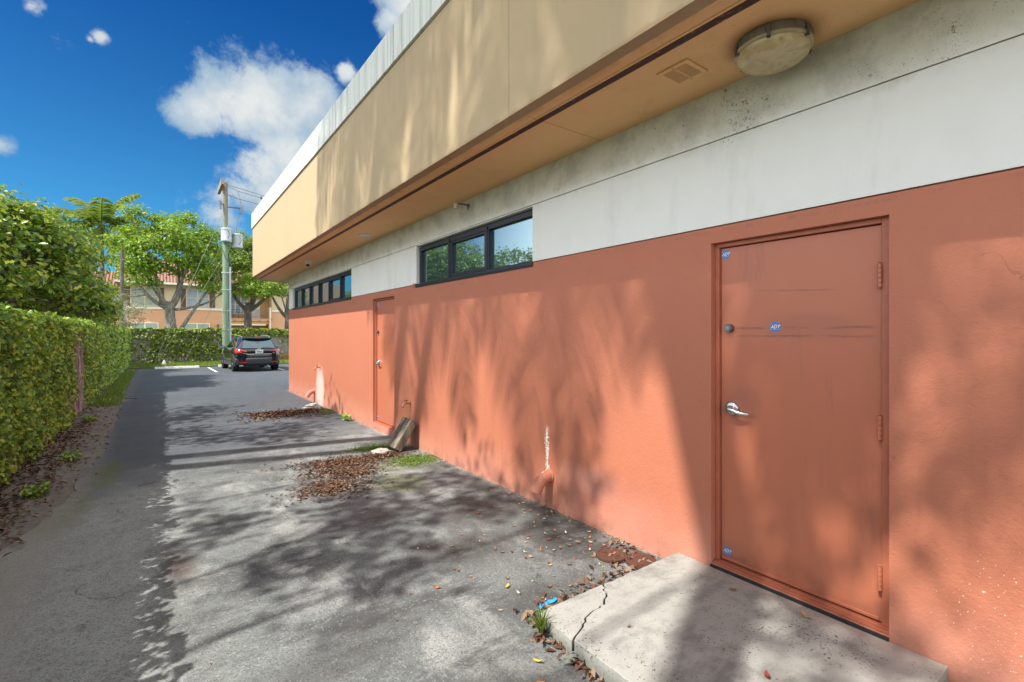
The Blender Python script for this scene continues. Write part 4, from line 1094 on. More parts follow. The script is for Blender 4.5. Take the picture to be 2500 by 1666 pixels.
# silvery bush with bare grey limbs
tree('silvery_shrub', (-2.2, 35.6, 0), 'silvery grey half bare shrub with pale twisted branches behind the wall corner',
     [(1,(-.9,0,2.8),.07), (1,(.5,.2,3.0),.07), (1,(.1,-.3,3.6),.07), (1,(1.,0,2.2),.06), (1,(-.4,-.4,2.),.06)],
     [(0,0,2.7,1.35,1.0,1.4)], 60, 34, .12, GREYLEAF, bark('silver_bark', (.30,.29,.27), (.52,.50,.46)), [(0,0,-.1,.14), (0,0,1.0,.11), (0,0,1.5,.09)], 31, .35, twigs=4, shell=.3)
# trees over the wall on the near left: outside the picture, they throw the dapple and stand in the window reflections
# (near trees are generated below by the same builder)
def palm(base, h, label, nf=20, fl=3.4, seed=1, lean=(0,0), droop=1., lw=.05, nl=46, r=.17, elo=-.5, keep=None):
    rr = random.Random(seed); t = thing('coconut_palm', base, label, 'palm tree'); B = Vector(base)
    top = B+Vector((lean[0], lean[1], h)); mb = MB()
    tp = [B+Vector((lean[0]*k**1.6, lean[1]*k**1.6, h*k)) for k in (0,.12,.3,.5,.7,.88,1)]
    mb.tube(tp, [r*1.5, r*1.15, r, r*.9, r*.82, r*.8, r*.6], 12); build('trunk', mb, PALMBARK, t, fix=False)
    for k in range(nf):
        az = k*2.39996+rr.uniform(-.2,.2); el = (1.25-(1.25-elo)*(k/nf)**.9)+rr.uniform(-.12,.12); L = fl*rr.uniform(.85,1.1)
        if keep is not None and not keep(az, el): continue
        d = Vector((math.cos(az)*math.cos(el), math.sin(az)*math.cos(el), math.sin(el))); hd = Vector((math.cos(az), math.sin(az), 0)); side = Vector((-hd.y, hd.x, 0))
        pts = []; v = d.copy(); p = top.copy(); st = L/14
        for i in range(15):
            pts.append(p.copy()); p = p+v*st; v = (v+Vector((0,0,-.075*droop*(1+.10*i)))).normalized()
        mb = MB(); mb.tube(pts, [.028*(1-.85*i/14)+.004 for i in range(15)], 5, caps=False)
        for j in range(nl):
            s = .10+.88*j/nl; f = s*14; i = min(13, int(f)); q = pts[i].lerp(pts[i+1], f-i); tg = (pts[i+1]-pts[i]).normalized(); upv = tg.cross(side).normalized()
            ll = fl*.27*math.sin(math.pi*min(1,(.12+s*.86)))**.6*rr.uniform(.85,1.1)
            for sg in (-1, 1):
                dirv = (side*sg*.75 + tg*.55 + Vector((0,0,-.28*droop)) + Vector((rr.gauss(0,.08),rr.gauss(0,.08),rr.gauss(0,.1)))).normalized()
                m1 = q+dirv*ll*.5; dv2 = (dirv+Vector((0,0,-.55*droop))).normalized(); e = m1+dv2*ll*.5; b = tg*lw*.5
                mb.add([q-b*.6, q+b*.6, m1+b, m1-b, e], [(0,1,2,3), (3,2,4)])
        build('frond', mb, PALM, t, fix=False)
    return t
palm((-3.5, 46.5, 0), 9.6, 'coconut palm showing its ragged fronds above the tree beside the dark post', 16, 4.0, 3, (-.1,0), lw=.15, nl=36, elo=-.3, droop=1.05)
# ================================================================== UTILITY POLE
pb = Vector((2.72, 29.3, 0))
up = thing('utility_pole', tuple(pb), 'tall green treated wooden utility pole with two grey transformers behind the parked car', 'utility pole')
lx = -.03   # lean at the top
def PP(z): return Vector((pb.x+lx*z/9.8, pb.y, z))
mb = MB(); mb.tube([PP(z) for z in (-.1,2,4,6,8,9.62)], [.168,.155,.143,.132,.122,.113], 20); build('shaft', mb, POLEWOOD, up)
mb = MB(); mb.tube([PP(z)+Vector((.19,-.06,0)) for z in (-.05,2,4,5.2)], .055, 12); mb.tube([PP(5.2)+Vector((.19,-.06,0)), PP(5.5)+Vector((.17,-.06,0)), PP(5.9)+Vector((.13,-.05,0))], .022, 8, 1)
build('conduit', mb, [simple('grey_pvc', (.40,.45,.50), .5), BLACKP], up)
mb = MB()
for z in (1.9, 2.9, 4.0, 4.9): mb.lathe([(.19,-.012), (.196,-.012), (.196,.012), (.19,.012)], PP(z), 20); mb.box(PP(z).x+.15, PP(z).x+.25, pb.y-.125, pb.y+.0, z-.01, z+.01)
build('strap', mb, STEEL, up)
mb = MB(); a = PP(9.4); mb.box(a.x-.27, a.x-.14, a.y-1.1, a.y+1.1, 9.22, 9.52); mb.box(a.x-.15, a.x-.10, a.y-.06, a.y+.06, 9.18, 9.55, 0)
build('crossarm', mb, bark('crossarm_wood', (.14,.12,.095), (.30,.27,.22)), up)
def can(x, y, z, r, h):
    mb = MB(); mb.lathe([(0,0), (r*.9,0), (r,.03), (r,.08), (r*.97,.09), (r*.97,h-.1), (r*1.03,h-.09), (r*1.03,h-.03), (r*.9,h), (r*.5,h+.03), (0,h+.035)], (x,y,z), 28)
    c = build('transformer', mb, XFMR, up)
    mb = MB()
    for k in range(2): mb.lathe([(.03,0), (.045,.02), (.03,.04), (.045,.06), (.03,.08), (.04,.10), (.012,.15), (0,.16)], (x-.08+.16*k, y-.04, z+h), 12)
    build('bushing', mb, simple('glazed_brown', (.22,.19,.17), .3), c)
    mb = MB(); mb.box(x-r*1.05, x+r*1.05, y+r*.4, y+r*1.1, z+.15, z+.22); mb.box(x-r*.5, x+r*.5, y+r*.6, y+r*1.25, z+h-.3, z+h-.22); build('bracket', mb, DKSTEEL, c)
    mb = MB(); mb.tube([(x+r*.2,y-r*1.0,z+.15), (x+r*.6,y-r*1.1,z+.4), (x+r*.3,y-r*.9,z+h-.15), (x+.08,y-.04,z+h+.12)], .012, 6); build('lead', mb, WIRE, c)
can(2.70, 28.93, 6.45, .245, .70); can(3.24, 29.2, 6.22, .25, .74)
mb = MB()
for (x0,x1,z) in ((2.6,3.25,6.85),(2.6,3.25,6.45)): mb.box(x0,x1,29.42,29.5,z,z+.07)
build('mounting_arm', mb, DKSTEEL, up)
def insul(p, q):
    p = Vector(p); q = Vector(q); d = (q-p); L = d.length; d.normalize(); M3 = d.to_track_quat('Z','Y').to_matrix(); prof = [(.012,0)]
    k = 0
    while k*.08 < L-.05: prof += [(.014,k*.08+.02), (.045,k*.08+.045), (.014,k*.08+.06)]; k += 1
    prof.append((.012, L)); mb = MB(); mb.lathe(prof, p, 10, 0, M3); build('insulator', mb, simple('porcelain', (.30,.28,.25), .35), up)
t0 = PP(9.6)
insul((t0.x+.13,t0.y-.05,9.42), (t0.x+.62,t0.y-.2,9.20)); insul((t0.x+.13,t0.y+.1,9.02), (t0.x+.6,t0.y,8.86)); insul((t0.x-.2,t0.y-.8,9.38), (t0.x+.30,t0.y-1.0,9.20))
mb = MB()
for (dx, z0) in ((.72, 8.35), (-.28, 8.45)):
    x = t0.x+dx; mb.tube([(t0.x,t0.y-.02,z0), (x,t0.y-.1,z0)], .03, 8); mb.tube([(x,t0.y-.1,z0+.18), (x-.06*(1 if dx>0 else -1),t0.y-.15,z0-.28)], .045, 10); mb.tube([(x+.10,t0.y-.1,z0+.15),(x+.06,t0.y-.15,z0-.25)], .02, 8)
build('fuse_cutout', mb, DKSTEEL, up)
mb = MB(); mb.tube([(t0.x+.72,t0.y-.1,8.2), (3.22,29.2,7.6), (3.20,29.2,7.05)], .010, 5); mb.tube([(t0.x+.55,t0.y-.2,9.22),(t0.x+.65,t0.y-.15,8.9),(t0.x+.72,t0.y-.1,8.5)], .008, 5)
mb.tube([PP(5.9)+Vector((.13,-.1,0)), PP(5.75)+Vector((.4,-.1,0)), (3.3,29.1,5.9), (3.4,29.1,6.2), (3.3,29.0,6.3)], .014, 6); mb.tube([PP(6.1)+Vector((-.15,-.1,0)), PP(5.7)+Vector((-.05,-.18,0)), PP(5.5)+Vector((.13,-.12,0))], .014, 6)
build('jumper_wire', mb, WIRE, up)
for k in range(3):
    a = [Vector((t0.x+.62,t0.y-.2,9.20)), Vector((t0.x+.6,t0.y,8.86)), Vector((t0.x+.30,t0.y-1.0,9.20))][k]
    b = Vector((30., 33.+k*2, 8.6+.5*k)); pts = []
    for i in range(15): t = i/14; p = a.lerp(b, t); p.z -= 1.2*4*t*(1-t)*.6; pts.append(p)
    mb = MB(); mb.tube(pts, .013, 5); mb.lathe([(.03,-.08),(.05,0),(.03,.08)], pts[1]+Vector((-.6,0,-.04)), 8)
    tag(build('power_line', mb, WIRE, origin=tuple(a), fix=False), ['upper thin power line running right from the pole top', 'lowest thin power line running right below the pole top', 'middle thin power line leaving the cross arm'][k], 'power line', 'power lines from the pole')
for k, (zt, gx, gy, l) in enumerate(((8.3, -.35, 32.2, 'longest guy wire slanting from near the pole top to the lawn'), (5.9, -.25, 32.0, 'middle guy wire slanting down from below the transformers'), (4.55, 1.0, 32.2, 'lowest short guy wire slanting from the pole into the creeper'))):
    a = PP(zt); mb = MB(); g = Vector((gx, gy, .06)); mb.tube([a, g], .009, 6)
    gw = thing('guy_wire', (gx, gy, 0), l, 'guy wire', 'guy wires of the utility pole'); build('strand', mb, GUYM, gw)
    mb = MB(); d = (a-g).normalized(); mb.tube([g, g+d*.25], .03, 8); mb.tube([g+d*.02, g+d*.02+Vector((0,0,-.1))], .02, 6); build('anchor_rod', mb, DKSTEEL, gw)
# marker at the anchor
mb = MB(); mb.lathe([(.16,0),(.12,.05),(.02,.28),(0,.29)], (.1,31.2,.05), 10); tag(build('anchor_cap', mb, CONC2, origin=(.1,31.2,.05)), 'small pale anchor cone on the grass below the guy wires', 'anchor')
# dark slim post beyond the wall
mb = MB(); t = thing('timber_post', (-2.0,38.4,0), 'slim dark wooden post standing behind the wall corner', 'post')
mb.tube([(-2.0,38.4,-.1),(-2.0,38.4,3.5),(-1.98,38.4,6.9)], [.12,.11,.10], 12); build('shaft', mb, bark('dark_post_wood', (.06,.05,.045), (.15,.13,.11)), t)
mb = MB(); mb.tube([(-1.86,38.35,-.1),(-1.86,38.35,3.7)], .065, 10); build('conduit', mb, simple('grey_conduit', (.30,.30,.30), .6), t)

# ================================================================== CAR
car = thing('parked_car', (3.42, 26.42, 0), 'black compact crossover car parked nose in beside the green pole', 'car')
car.rotation_euler = (0, 0, R(3.2))
cc = Vector((3.42, 26.42, 0)); 
def CB(name, mb, m, parent=None, **k):     # car parts are built in the car's own space
    o = build(name, mb, m, parent or car, local=True, **k); ORG[o.name] = ORG[car.name]; return o
# stations: y, w(scale), zb (underside), zs (shoulder/belt), zr (roof), wr (roof halfwidth)
ST = [(-2.19,.78,.46,.92,.92,.60), (-2.16,.88,.40,.97,.97,.66), (-2.08,.95,.33,1.02,1.03,.68), (-1.92,.985,.30,1.05,1.27,.62), (-1.74,1.0,.28,1.06,1.47,.585), (-1.60,1.0,.27,1.06,1.515,.585), (-1.2,1.0,.25,1.05,1.555,.60), (-.5,1.0,.25,1.03,1.585,.605), (.2,1.0,.25,1.01,1.575,.60), (.55,1.0,.25,1.0,1.52,.60), (.9,1.0,.25,.995,1.30,.64), (1.25,1.0,.25,.985,1.05,.70), (1.35,.995,.25,.98,.99,.70), (1.7,.97,.25,.94,.96,.60), (2.0,.88,.28,.86,.88,.50), (2.15,.75,.36,.74,.76,.40), (2.2,.62,.42,.62,.64,.3)]
mb = MB(); ring = []
for (y,w,zb,zs,zr,wr) in ST:
    h = zs-zb
    half = [(.0,zb), (.70*w,zb), (.85*w,zb+.10*h), (.895*w,zb+.35*h), (.905*w,zb+.62*h), (.885*w,zb+.86*h), (.845*w,zs), (.845*w*.45+wr*.55+.012,zs+(zr-zs)*.52), (wr,zs+(zr-zs)*.93), (wr*.72,zr), (0,zr+.012)]
    ring.append([(x,y,z) for x,z in half] + [(-x,y,z) for x,z in half[-2:0:-1]])
m_ = len(ring[0]); vs = [p for r in ring for p in r]; fs = []
for i in range(len(ring)-1):
    for k in range(m_): k2 = (k+1)%m_; fs.append((i*m_+k, i*m_+k2, (i+1)*m_+k2, (i+1)*m_+k))
mb.add(vs, fs, 0, True); mb.add(ring[0], [tuple(range(m_))], 0); mb.add(ring[-1], [tuple(range(m_))], 0)
body = CB('body', mb, CARP, sharp=35)
def side_x(y, t, off=.008):      # half width of the greenhouse side at station y, t from belt to roof edge
    for a, b in zip(ST, ST[1:]):
        if a[0] <= y <= b[0]:
            f = (y-a[0])/(b[0]-a[0]); w, zs, zr, wr = [a[q]+(b[q]-a[q])*f for q in (1,3,4,5)]
            x0 = .845*w; x1 = .845*w*.45+wr*.55+.012; x2 = wr; z0 = zs; z1 = zs+(zr-zs)*.52; z2 = zs+(zr-zs)*.93
            if t < .56: q = t/.56; return x0+(x1-x0)*q+off, z0+(z1-z0)*q
            q = (t-.56)/.44; return x1+(x2-x1)*q+off, z1+(z2-z1)*q
for sg in (-1, 1):
    for (y0, y1, ta) in ((-1.62,-.98,0), (-.93,-.02,0), (.03,.98,1)):
        mb = MB(); cols = []
        for i in range(9):
            y = y0+(y1-y0)*i/8; tmax = .90
            if ta == 0 and y0 < -1.5: tmax = .90*min(1, .30+(y-y0)/.55)
            if ta == 1: tmax = .90
            cols.append([(sg*side_x(y, .06+(tmax-.06)*j/5)[0], y, side_x(y, .06+(tmax-.06)*j/5)[1]) for j in range(6)])
        v = [p for c in cols for p in c]; mb.add(v, [(i*6+j, (i+1)*6+j, (i+1)*6+j+1, i*6+j+1) for i in range(8) for j in range(5)], 0, True)
        CB('side_window', mb, CARGLASS, fix=False)
    mb = MB(); mb.tube([(sg*(side_x(y,.035)[0]+.002), y, side_x(y,.035)[1]) for y in (-1.65,-1.2,-.5,.2,.9,1.2)], .008, 6); CB('belt_trim', mb, CHROME)
    mb = MB(); mb.tube([(sg*.57,-1.55,1.525), (sg*.575,-1.45,1.575), (sg*.585,-.9,1.61), (sg*.59,-.2,1.625), (sg*.585,.25,1.60), (sg*.58,.4,1.555)], .018, 8); CB('roof_rail', mb, simple('silver_rail', (.5,.5,.52), .35, .7))
    # mirror
    mb = MB(); mb.tube([(sg*.84,.86,1.0), (sg*.95,.86,1.03)], .03, 8); mb.lathe([(0,-.02), (.09,0), (.105,.04), (.085,.10), (0,.13)], (sg*1.00,.84,1.06), 16, 0, Matrix.Diagonal((1.25,1,.85)) @ Matrix.Rotation(R(-90),3,'X'))
    mr_ = CB('mirror', mb, CARP)
    mb = MB(); mb.lathe([(.075,-.024), (0,-.026)], (sg*1.00,.84,1.06), 16, 0, Matrix.Diagonal((1.25,1,.85)) @ Matrix.Rotation(R(-90),3,'X')); CB('mirror_glass', mb, CARGLASS, mr_)
    # tail lamp wrapping the corner
    mb = MB(); v = [(sg*.885,-1.62,1.03), (sg*.90,-1.75,.90), (sg*.885,-2.0,.84), (sg*.80,-2.14,.82), (sg*.70,-2.185,.85), (sg*.47,-2.20,.93), (sg*.66,-2.17,.985), (sg*.78,-2.10,1.01), (sg*.85,-1.95,1.04)]
    cx = Vector((sg*.80,-2.10,.93)); mb.add(v+[tuple(cx+Vector((sg*.045,-.055,0)))], [(i,(i+1)%9,9) for i in range(9)], 0, True)
    tl = CB('tail_light', mb, LAMPRED, sharp=0)
    mb = MB(); mb.add([(sg*.80,-2.172,.90),(sg*.86,-2.10,.905),(sg*.86,-2.10,.935),(sg*.78,-2.18,.93)], [(0,1,2,3)]); CB('clear_lens', mb, simple('clear_lamp', (.7,.62,.62), .15), tl)
    mb = MB(); mb.box(sg*.62-.12, sg*.62+.12, -2.225, -2.19, .415, .455); CB('reflector', mb, LAMPRED)
    # arches and sills in grey cladding
    for ya in (-1.35, 1.30):
        mb = MB(); n_ = 14; vo, vi = [], []
        for k in range(n_+1):
            a = math.pi*(-.08+1.16*k/n_); vo.append((sg*.915, ya+.43*math.cos(a), .34+.43*math.sin(a))); vi.append((sg*.925, ya+.355*math.cos(a), .34+.355*math.sin(a)))
        v = vo+vi; mb.add(v, [(k,k+1,n_+2+k,n_+1+k) for k in range(n_)], 0); mb.add([(sg*.86,p[1],p[2]) for p in vo]+vo, [(k,k+1,n_+2+k,n_+1+k) for k in range(n_)], 0)
        CB('arch_cladding', mb, CLAD, fix=False)
        mb = MB(); mb.lathe([(.36,-.02),(.36,.02),(0,.02)], (sg*.908, ya, .36), 24, 0, Matrix.Rotation(R(90*sg),3,'Y')); CB('wheel_well', mb, simple('black_well', (.004,.004,.004), .9))
        Mw = Matrix.Rotation(R(90*sg),3,'Y'); cw = (sg*.80, ya, .335)
        mb = MB(); mb.lathe([(.20,-.10), (.30,-.11), (.33,-.09), (.335,0), (.33,.115), (.30,.135), (.235,.135), (.225,.11)], cw, 32, 0, Mw); wh = CB('wheel', mb, TYRE)
        mb = MB(); mb.lathe([(.235,.132), (.225,.128), (.215,.10), (.20,.06), (0,.055)], cw, 32, 1, Mw)
        for k in range(10):
            a = 2*math.pi*k/10+(.12 if k%2 else -.12); q = Mw @ Vector((math.cos(a),math.sin(a),0)); s_ = Mw @ Vector((-math.sin(a),math.cos(a),0)); o_ = Mw @ Vector((0,0,1)); c0 = Vector(cw)
            mb.add([c0+q*.04-s_*.02+o_*.125, c0+q*.04+s_*.02+o_*.125, c0+q*.225+s_*.016+o_*.128, c0+q*.225-s_*.016+o_*.128], [(0,1,2,3)], 0)
        mb.lathe([(.055,.128), (.05,.134), (0,.135)], cw, 16, 0, Mw); CB('rim', mb, [RIM, BLACKP], wh, fix=False)
    mb = MB(); mb.box(sg*.90-.02, sg*.90+.012, -.95, .90, .26, .42); CB('sill_cladding', mb, CLAD, bevel=.01)
mb = MB()
for i, (hw, y, z) in enumerate([]): pass
def across(prof, hw, curve, n=12):     # sweep a (y,z) profile across the car, bulging at the middle
    mb = MB(); cols = []
    for i in range(n+1):
        u = -1+2*i/n; dy = curve*abs(u)**3; cols.append([(hw*u, y+dy, z) for y, z in prof])
    k_ = len(prof); v = [p for c in cols for p in c]
    mb.add(v, [(i*k_+j, (i+1)*k_+j, (i+1)*k_+j+1, i*k_+j+1) for i in range(n) for j in range(k_-1)], 0, True); return mb
CB('rear_bumper', across([(-2.10,.30), (-2.20,.36), (-2.235,.44), (-2.245,.56), (-2.22,.60), (-2.15,.61)], .885, .22), CLAD, fix=False, sharp=30)
CB('bumper_top', across([(-2.15,.612), (-2.225,.62), (-2.235,.70), (-2.20,.75), (-2.10,.76)], .88, .22), CARP, fix=False, sharp=30)
CB('tailgate_chrome', across([(-2.205,.765), (-2.222,.775), (-2.222,.795), (-2.20,.805)], .60, .05), CHROME, fix=False)
CB('crease_chrome', across([(-2.236,.592), (-2.250,.60), (-2.236,.612)], .80, .20), simple('satin_trim', (.35,.36,.38), .3, .7), fix=False)
CB('diffuser', across([(-2.0,.24), (-2.14,.26), (-2.17,.31), (-2.12,.335)], .62, .04), BLACKP, fix=False)
mb = MB(); mb.tube([(.35,-2.0,.27), (.35,-2.17,.27)], .03, 12); CB('tail_pipe', mb, STEEL)
mb = MB(); rw = [(-.66,-2.075,1.05), (.66,-2.075,1.05), (.60,-1.895,1.28), (.545,-1.765,1.445), (-.545,-1.765,1.445), (-.60,-1.895,1.28)]
rw = [(x, y-.018, z+.008) for x,y,z in rw]; mb.add(rw, [(0,1,2,5), (5,2,3,4)]); rg = CB('rear_window', mb, CARGLASS, fix=False)
mb = MB(); mb.tube([(.10,-2.10,1.05), (.24,-2.075,1.075), (.50,-2.065,1.085)], .012, 6); mb.lathe([(.03,0),(.025,.02),(0,.022)], (.08,-2.095,1.045), 12, 0, Matrix.Rotation(R(70),3,'X')); CB('wiper', mb, BLACKP, rg)
CB('spoiler', across([(-1.62,1.535), (-1.86,1.52), (-1.90,1.495), (-1.86,1.475), (-1.72,1.46)], .60, .10), CARP, fix=False, sharp=30)
mb = MB(); mb.box(-.10,.10,-1.905,-1.895,1.488,1.502); CB('brake_light', mb, LAMPRED)
mb = MB(); mb.box(-.155,.155,-2.232,-2.222,.825-.005,.825+.155); pl = CB('licence_plate', mb, PLATEW, bevel=.004)
mb = MB(); mb.box(-.10,.10,-2.2345,-2.2325,.865,.925); mb.box(-.14,-.06,-2.2345,-2.2325,.955,.968); CB('plate_print', mb, PLATEG, pl)
mb = MB(); Mx_ = Matrix.Rotation(R(90),3,'X')
mb.lathe([(.040,0), (.056,.006), (.060,.012), (.044,.014), (.040,.0)], (0,-2.205,1.005), 28, 0, Mx_); mb.box(-.075,.075,-2.224,-2.214,.993,1.017); CB('emblem', mb, CHROME)
mb = MB()
for k in range(6): mb.box(-.66+.038*k, -.66+.038*k+.024, -2.206, -2.196, .815, .842)
for k in range(2): mb.box(.56+.045*k, .56+.045*k+.03, -2.206, -2.196, .815, .842)
CB('badge_lettering', mb, CHROME)
mb = MB(); mb.box(-.72,.72,-2.19,-2.06,.80,.815); CB('tailgate_gap', mb, BLACKP)
for sg in (-1,1):
    mb = MB(); mb.box(sg*.9-.006, sg*.9+.01, -.45, -.28, .86, .885); CB('door_handle', mb, CARP)

# ================================================================== HOUSE BEYOND
HY = 59.
hs = thing('stucco_house', (3.5, HY, 0), 'two storey beige and salmon stucco house with tiled roof and balcony beyond the wall', 'house')
mb = MB(); mb.box(-2.9,5.75,HY,HY+9,-.1,4.2); mb.box(9.85,18,HY,HY+9,-.1,4.2); mb.box(5.75,9.85,HY+2.6,HY+9,-.1,3.1); build('lower_wall', mb, SALMON, hs)
mb = MB(); mb.box(-2.9,5.75,HY,HY+9,4.2,6.75); mb.box(9.85,18,HY,HY+9,4.2,6.75); build('upper_wall', mb, BEIGE, hs)
mb = MB(); mb.box(5.75,9.85,HY+1.7,HY+9,3.1,6.75); mb.box(5.75,9.85,HY+2.55,HY+2.6,-.1,3.1); build('recess_wall', mb, OCHRE, hs)
mb = MB(); mb.box(-2.95,5.75,HY-.10,HY,4.14,4.34); mb.box(9.85,18,HY-.10,HY,4.14,4.34); build('band_course', mb, WTRIM, hs)
def win(x0,x1,z0,z1,glass,trim,yy=HY,mid=True,nv=2):
    mb = MB(); w=.10
    mb.box(x0-w,x1+w,yy-.07,yy-.002,z1,z1+w); mb.box(x0-w,x1+w,yy-.08,yy-.002,z0-w,z0); mb.box(x0-w,x0,yy-.07,yy-.002,z0,z1); mb.box(x1,x1+w,yy-.07,yy-.002,z0,z1)
    for k in range(1,nv): xc=x0+(x1-x0)*k/nv; mb.box(xc-.05,xc+.05,yy-.05,yy-.002,z0,z1)
    if mid: zc=(z0+z1)/2; mb.box(x0,x1,yy-.045,yy-.003,zc-.03,zc+.03)
    f = build('window', mb, trim, hs); n=nv
    for k in range(n): mb = MB(); a=x0+(x1-x0)*k/n; mb.box(a+.01,x0+(x1-x0)*(k+1)/n-.01,yy-.03,yy-.001,z0+.005,z1-.005); build('pane', mb, glass, f)
win(-2.35,-.35,4.5,6.2,CURTAIN,BEIGE); win(2.1,3.88,4.5,6.2,SKYGLASS,BEIGE)
win(-2.3,-.35,1.2,2.72,GRNGLASS,WTRIM); win(1.9,3.95,1.2,2.70,GRNGLASS,WTRIM)
win(5.95,7.6,4.0,5.9,SKYGLASS,WTRIM,HY+1.7,True,3); win(5.95,7.3,.5,2.4,simple('dark_glass',(.08,.08,.08),.1),WTRIM,HY+2.55,False,3)
for (a,b) in ((-2.9,-2.48),(4.02,4.5),(-.22,.18),(1.55,1.97)):
    mb = MB(); mb.box(a,b,HY-.06,HY-.002,4.42,6.25)
    for k in range(18): mb.box(a+.04,b-.04,HY-.075,HY-.06,4.5+k*.095,4.56+k*.095)
    build('shutter', mb, SHUTB, hs)
mb = MB(); mb.box(8.05,8.95,HY+1.63,HY+1.70,3.32,5.5); dd = build('door', mb, WTRIM, hs); mb = MB(); mb.box(8.02,8.05,HY+1.6,HY+1.63,4.3,4.42); build('handle', mb, DKSTEEL, dd)
mb = MB(); mb.box(7.75,9.2,HY+2.48,HY+2.55,0,2.35); build('garage_door', mb, simple('garage_beige',(.42,.34,.26),.7), hs)
mb = MB(); mb.box(5.75,9.85,HY-.15,HY+1.7,3.08,3.32); mb.box(5.75,9.85,HY-.2,HY-.15,3.26,3.36); build('balcony_slab', mb, SALMON, hs)
mb = MB()
for k in range(5): mb.box(6.2+k*.8,6.3+k*.8,HY-.35,HY-.2,3.02,3.14)
build('rafter_tail', mb, SHUTB, hs)
mb = MB(); mb.box(5.75,9.3,HY-.05,HY+.1,2.62,2.76); build('awning_edge', mb, WTRIM, hs)
mb = MB(); mb.box(5.75,9.7,HY-.02,HY+.16,2.76,3.08); build('beam', mb, OCHRE, hs)
mb = MB(); mb.box(9.55,9.85,HY-.2,HY+.1,0,4.6); build('column', mb, SALMON, hs)
mb = MB(); mb.box(9.62,9.74,HY-.26,HY-.2,0,4.6); build('downspout', mb, WTRIM, hs)
mb = MB(); mb.box(5.75,9.55,HY-.08,HY-.03,4.28,4.33); mb.box(5.75,9.55,HY-.07,HY-.04,3.42,3.45)
for k in range(34): x=5.8+k*.11; mb.box(x,x+.022,HY-.065,HY-.043,3.45,4.28)
build('railing', mb, DKSTEEL, hs)
mb = MB(); mb.prism([(HY-.9,6.72),(HY+4.8,9.6),(HY+10.4,6.72),(HY+10.4,6.6),(HY-.9,6.6)],0,-3.6,18.6); rf = build('roof', mb, TILE, hs)
mb = MB(); mb.box(-3.6,18.6,HY-.95,HY-.9,6.55,6.74); build('gutter', mb, WTRIM, rf)
mb = MB(); mb.lathe([(0,.16),(.03,.14),(.14,.02),(.14,0),(.08,-.02),(.07,-.2),(.03,-.24),(0,-.24)], (4.75,HY-.18,2.55), 12); mb.tube([(4.75,HY,2.6),(4.75,HY-.18,2.72)], .02, 6); build('wall_lamp', mb, DKSTEEL, hs)
# side wing on the left with the lower roof
wg = thing('stucco_wing', (-6, HY+3, 0), 'low tile roofed wing of the stucco house behind the palm and left trees', 'house')
mb = MB(); mb.box(-12,-2.92,HY+2,HY+10,-.1,5.3); build('wall', mb, SALMON, wg)
mb = MB(); mb.prism([(HY+1.2,5.35),(HY+6,8.2),(HY+11,5.35),(HY+11,5.2),(HY+1.2,5.2)],0,-12.6,-2.92); build('roof', mb, TILE, wg)
# balcony furniture
def chair(x, rz, label):
    t = thing('balcony_chair', (x,HY+.7,3.32), label, 'chair', 'dark chairs on the balcony'); t.rotation_euler=(0,0,rz)
    def pt(n, mb): o = build(n, mb, BLACKP, t, local=True); return o
    mb = MB(); mb.box(-.24,.24,-.24,.24,.42,.46); pt('seat', mb)
    mb = MB()
    for k in range(7): mb.box(-.22+k*.07,-.19+k*.07,.22,.25,.46,.98)
    mb.box(-.25,.25,.22,.26,.98,1.03); pt('backrest', mb)
    for sx in (-.22,.22):
        for sy in (-.22,.22): mb = MB(); mb.box(sx-.02,sx+.02,sy-.02,sy+.02,0,.42); pt('leg', mb)
        mb = MB(); mb.box(sx-.02,sx+.02,-.22,.24,.64,.67); pt('armrest', mb)
chair(6.05, R(70), 'dark slatted chair left of the small balcony table'); chair(7.45, R(-60), 'dark slatted chair right of the small balcony table')
t = thing('balcony_table', (6.75,HY+.7,3.32), 'small round table between the balcony chairs', 'table')
mb = MB(); mb.lathe([(0,.70),(.36,.70),(.36,.73),(0,.73)], (6.75,HY+.7,3.32), 20); build('top', mb, BLACKP, t)
mb = MB(); mb.tube([(6.75,HY+.7,3.32),(6.75,HY+.7,4.02)], .03, 8); mb.lathe([(.22,0),(.22,.02),(.03,.06)], (6.75,HY+.7,3.32), 16); build('leg', mb, BLACKP, t)
# ================================================================== NEAR TREES OVER THE LEFT WALL (beyond the frame; they cast the dapple seen on wall and drive)
NEAR = leafmat('overhang_leaves', [(.05,.10,.02), (.10,.17,.025), (.2,.26,.04)], .35)
for (px, py, ph, lx_, ly_, nf_, sd, lab) in ((-5.9,8.3,15.7,.5,-3.0,20,41,'tall leaning coconut palm beyond the left wall opposite the far door'), (-5.5,-.9,15.5,.4,2.5,21,42,'tall leaning coconut palm beyond the left wall opposite the near window'), (-5.7,-5.2,15.7,.2,2.2,19,43,'tall coconut palm beyond the left wall behind the viewpoint'),
                                    (-8.2,8.2,19.3,.2,-4.4,17,44,'tallest coconut palm beyond the left wall opposite the drain elbow'), (-7.0,-1.6,17.3,.2,3.2,12,46,'slender leaning coconut palm beyond the left wall between the taller palms'), (-8.0,-2.9,19.4,.2,1.6,13,45,'very tall coconut palm beyond the left wall behind the others')):
    palm((px,py,0), ph, lab, nf_, 3.3, sd, (lx_,ly_), droop=.9, nl=34, lw=.075, elo=-.02)
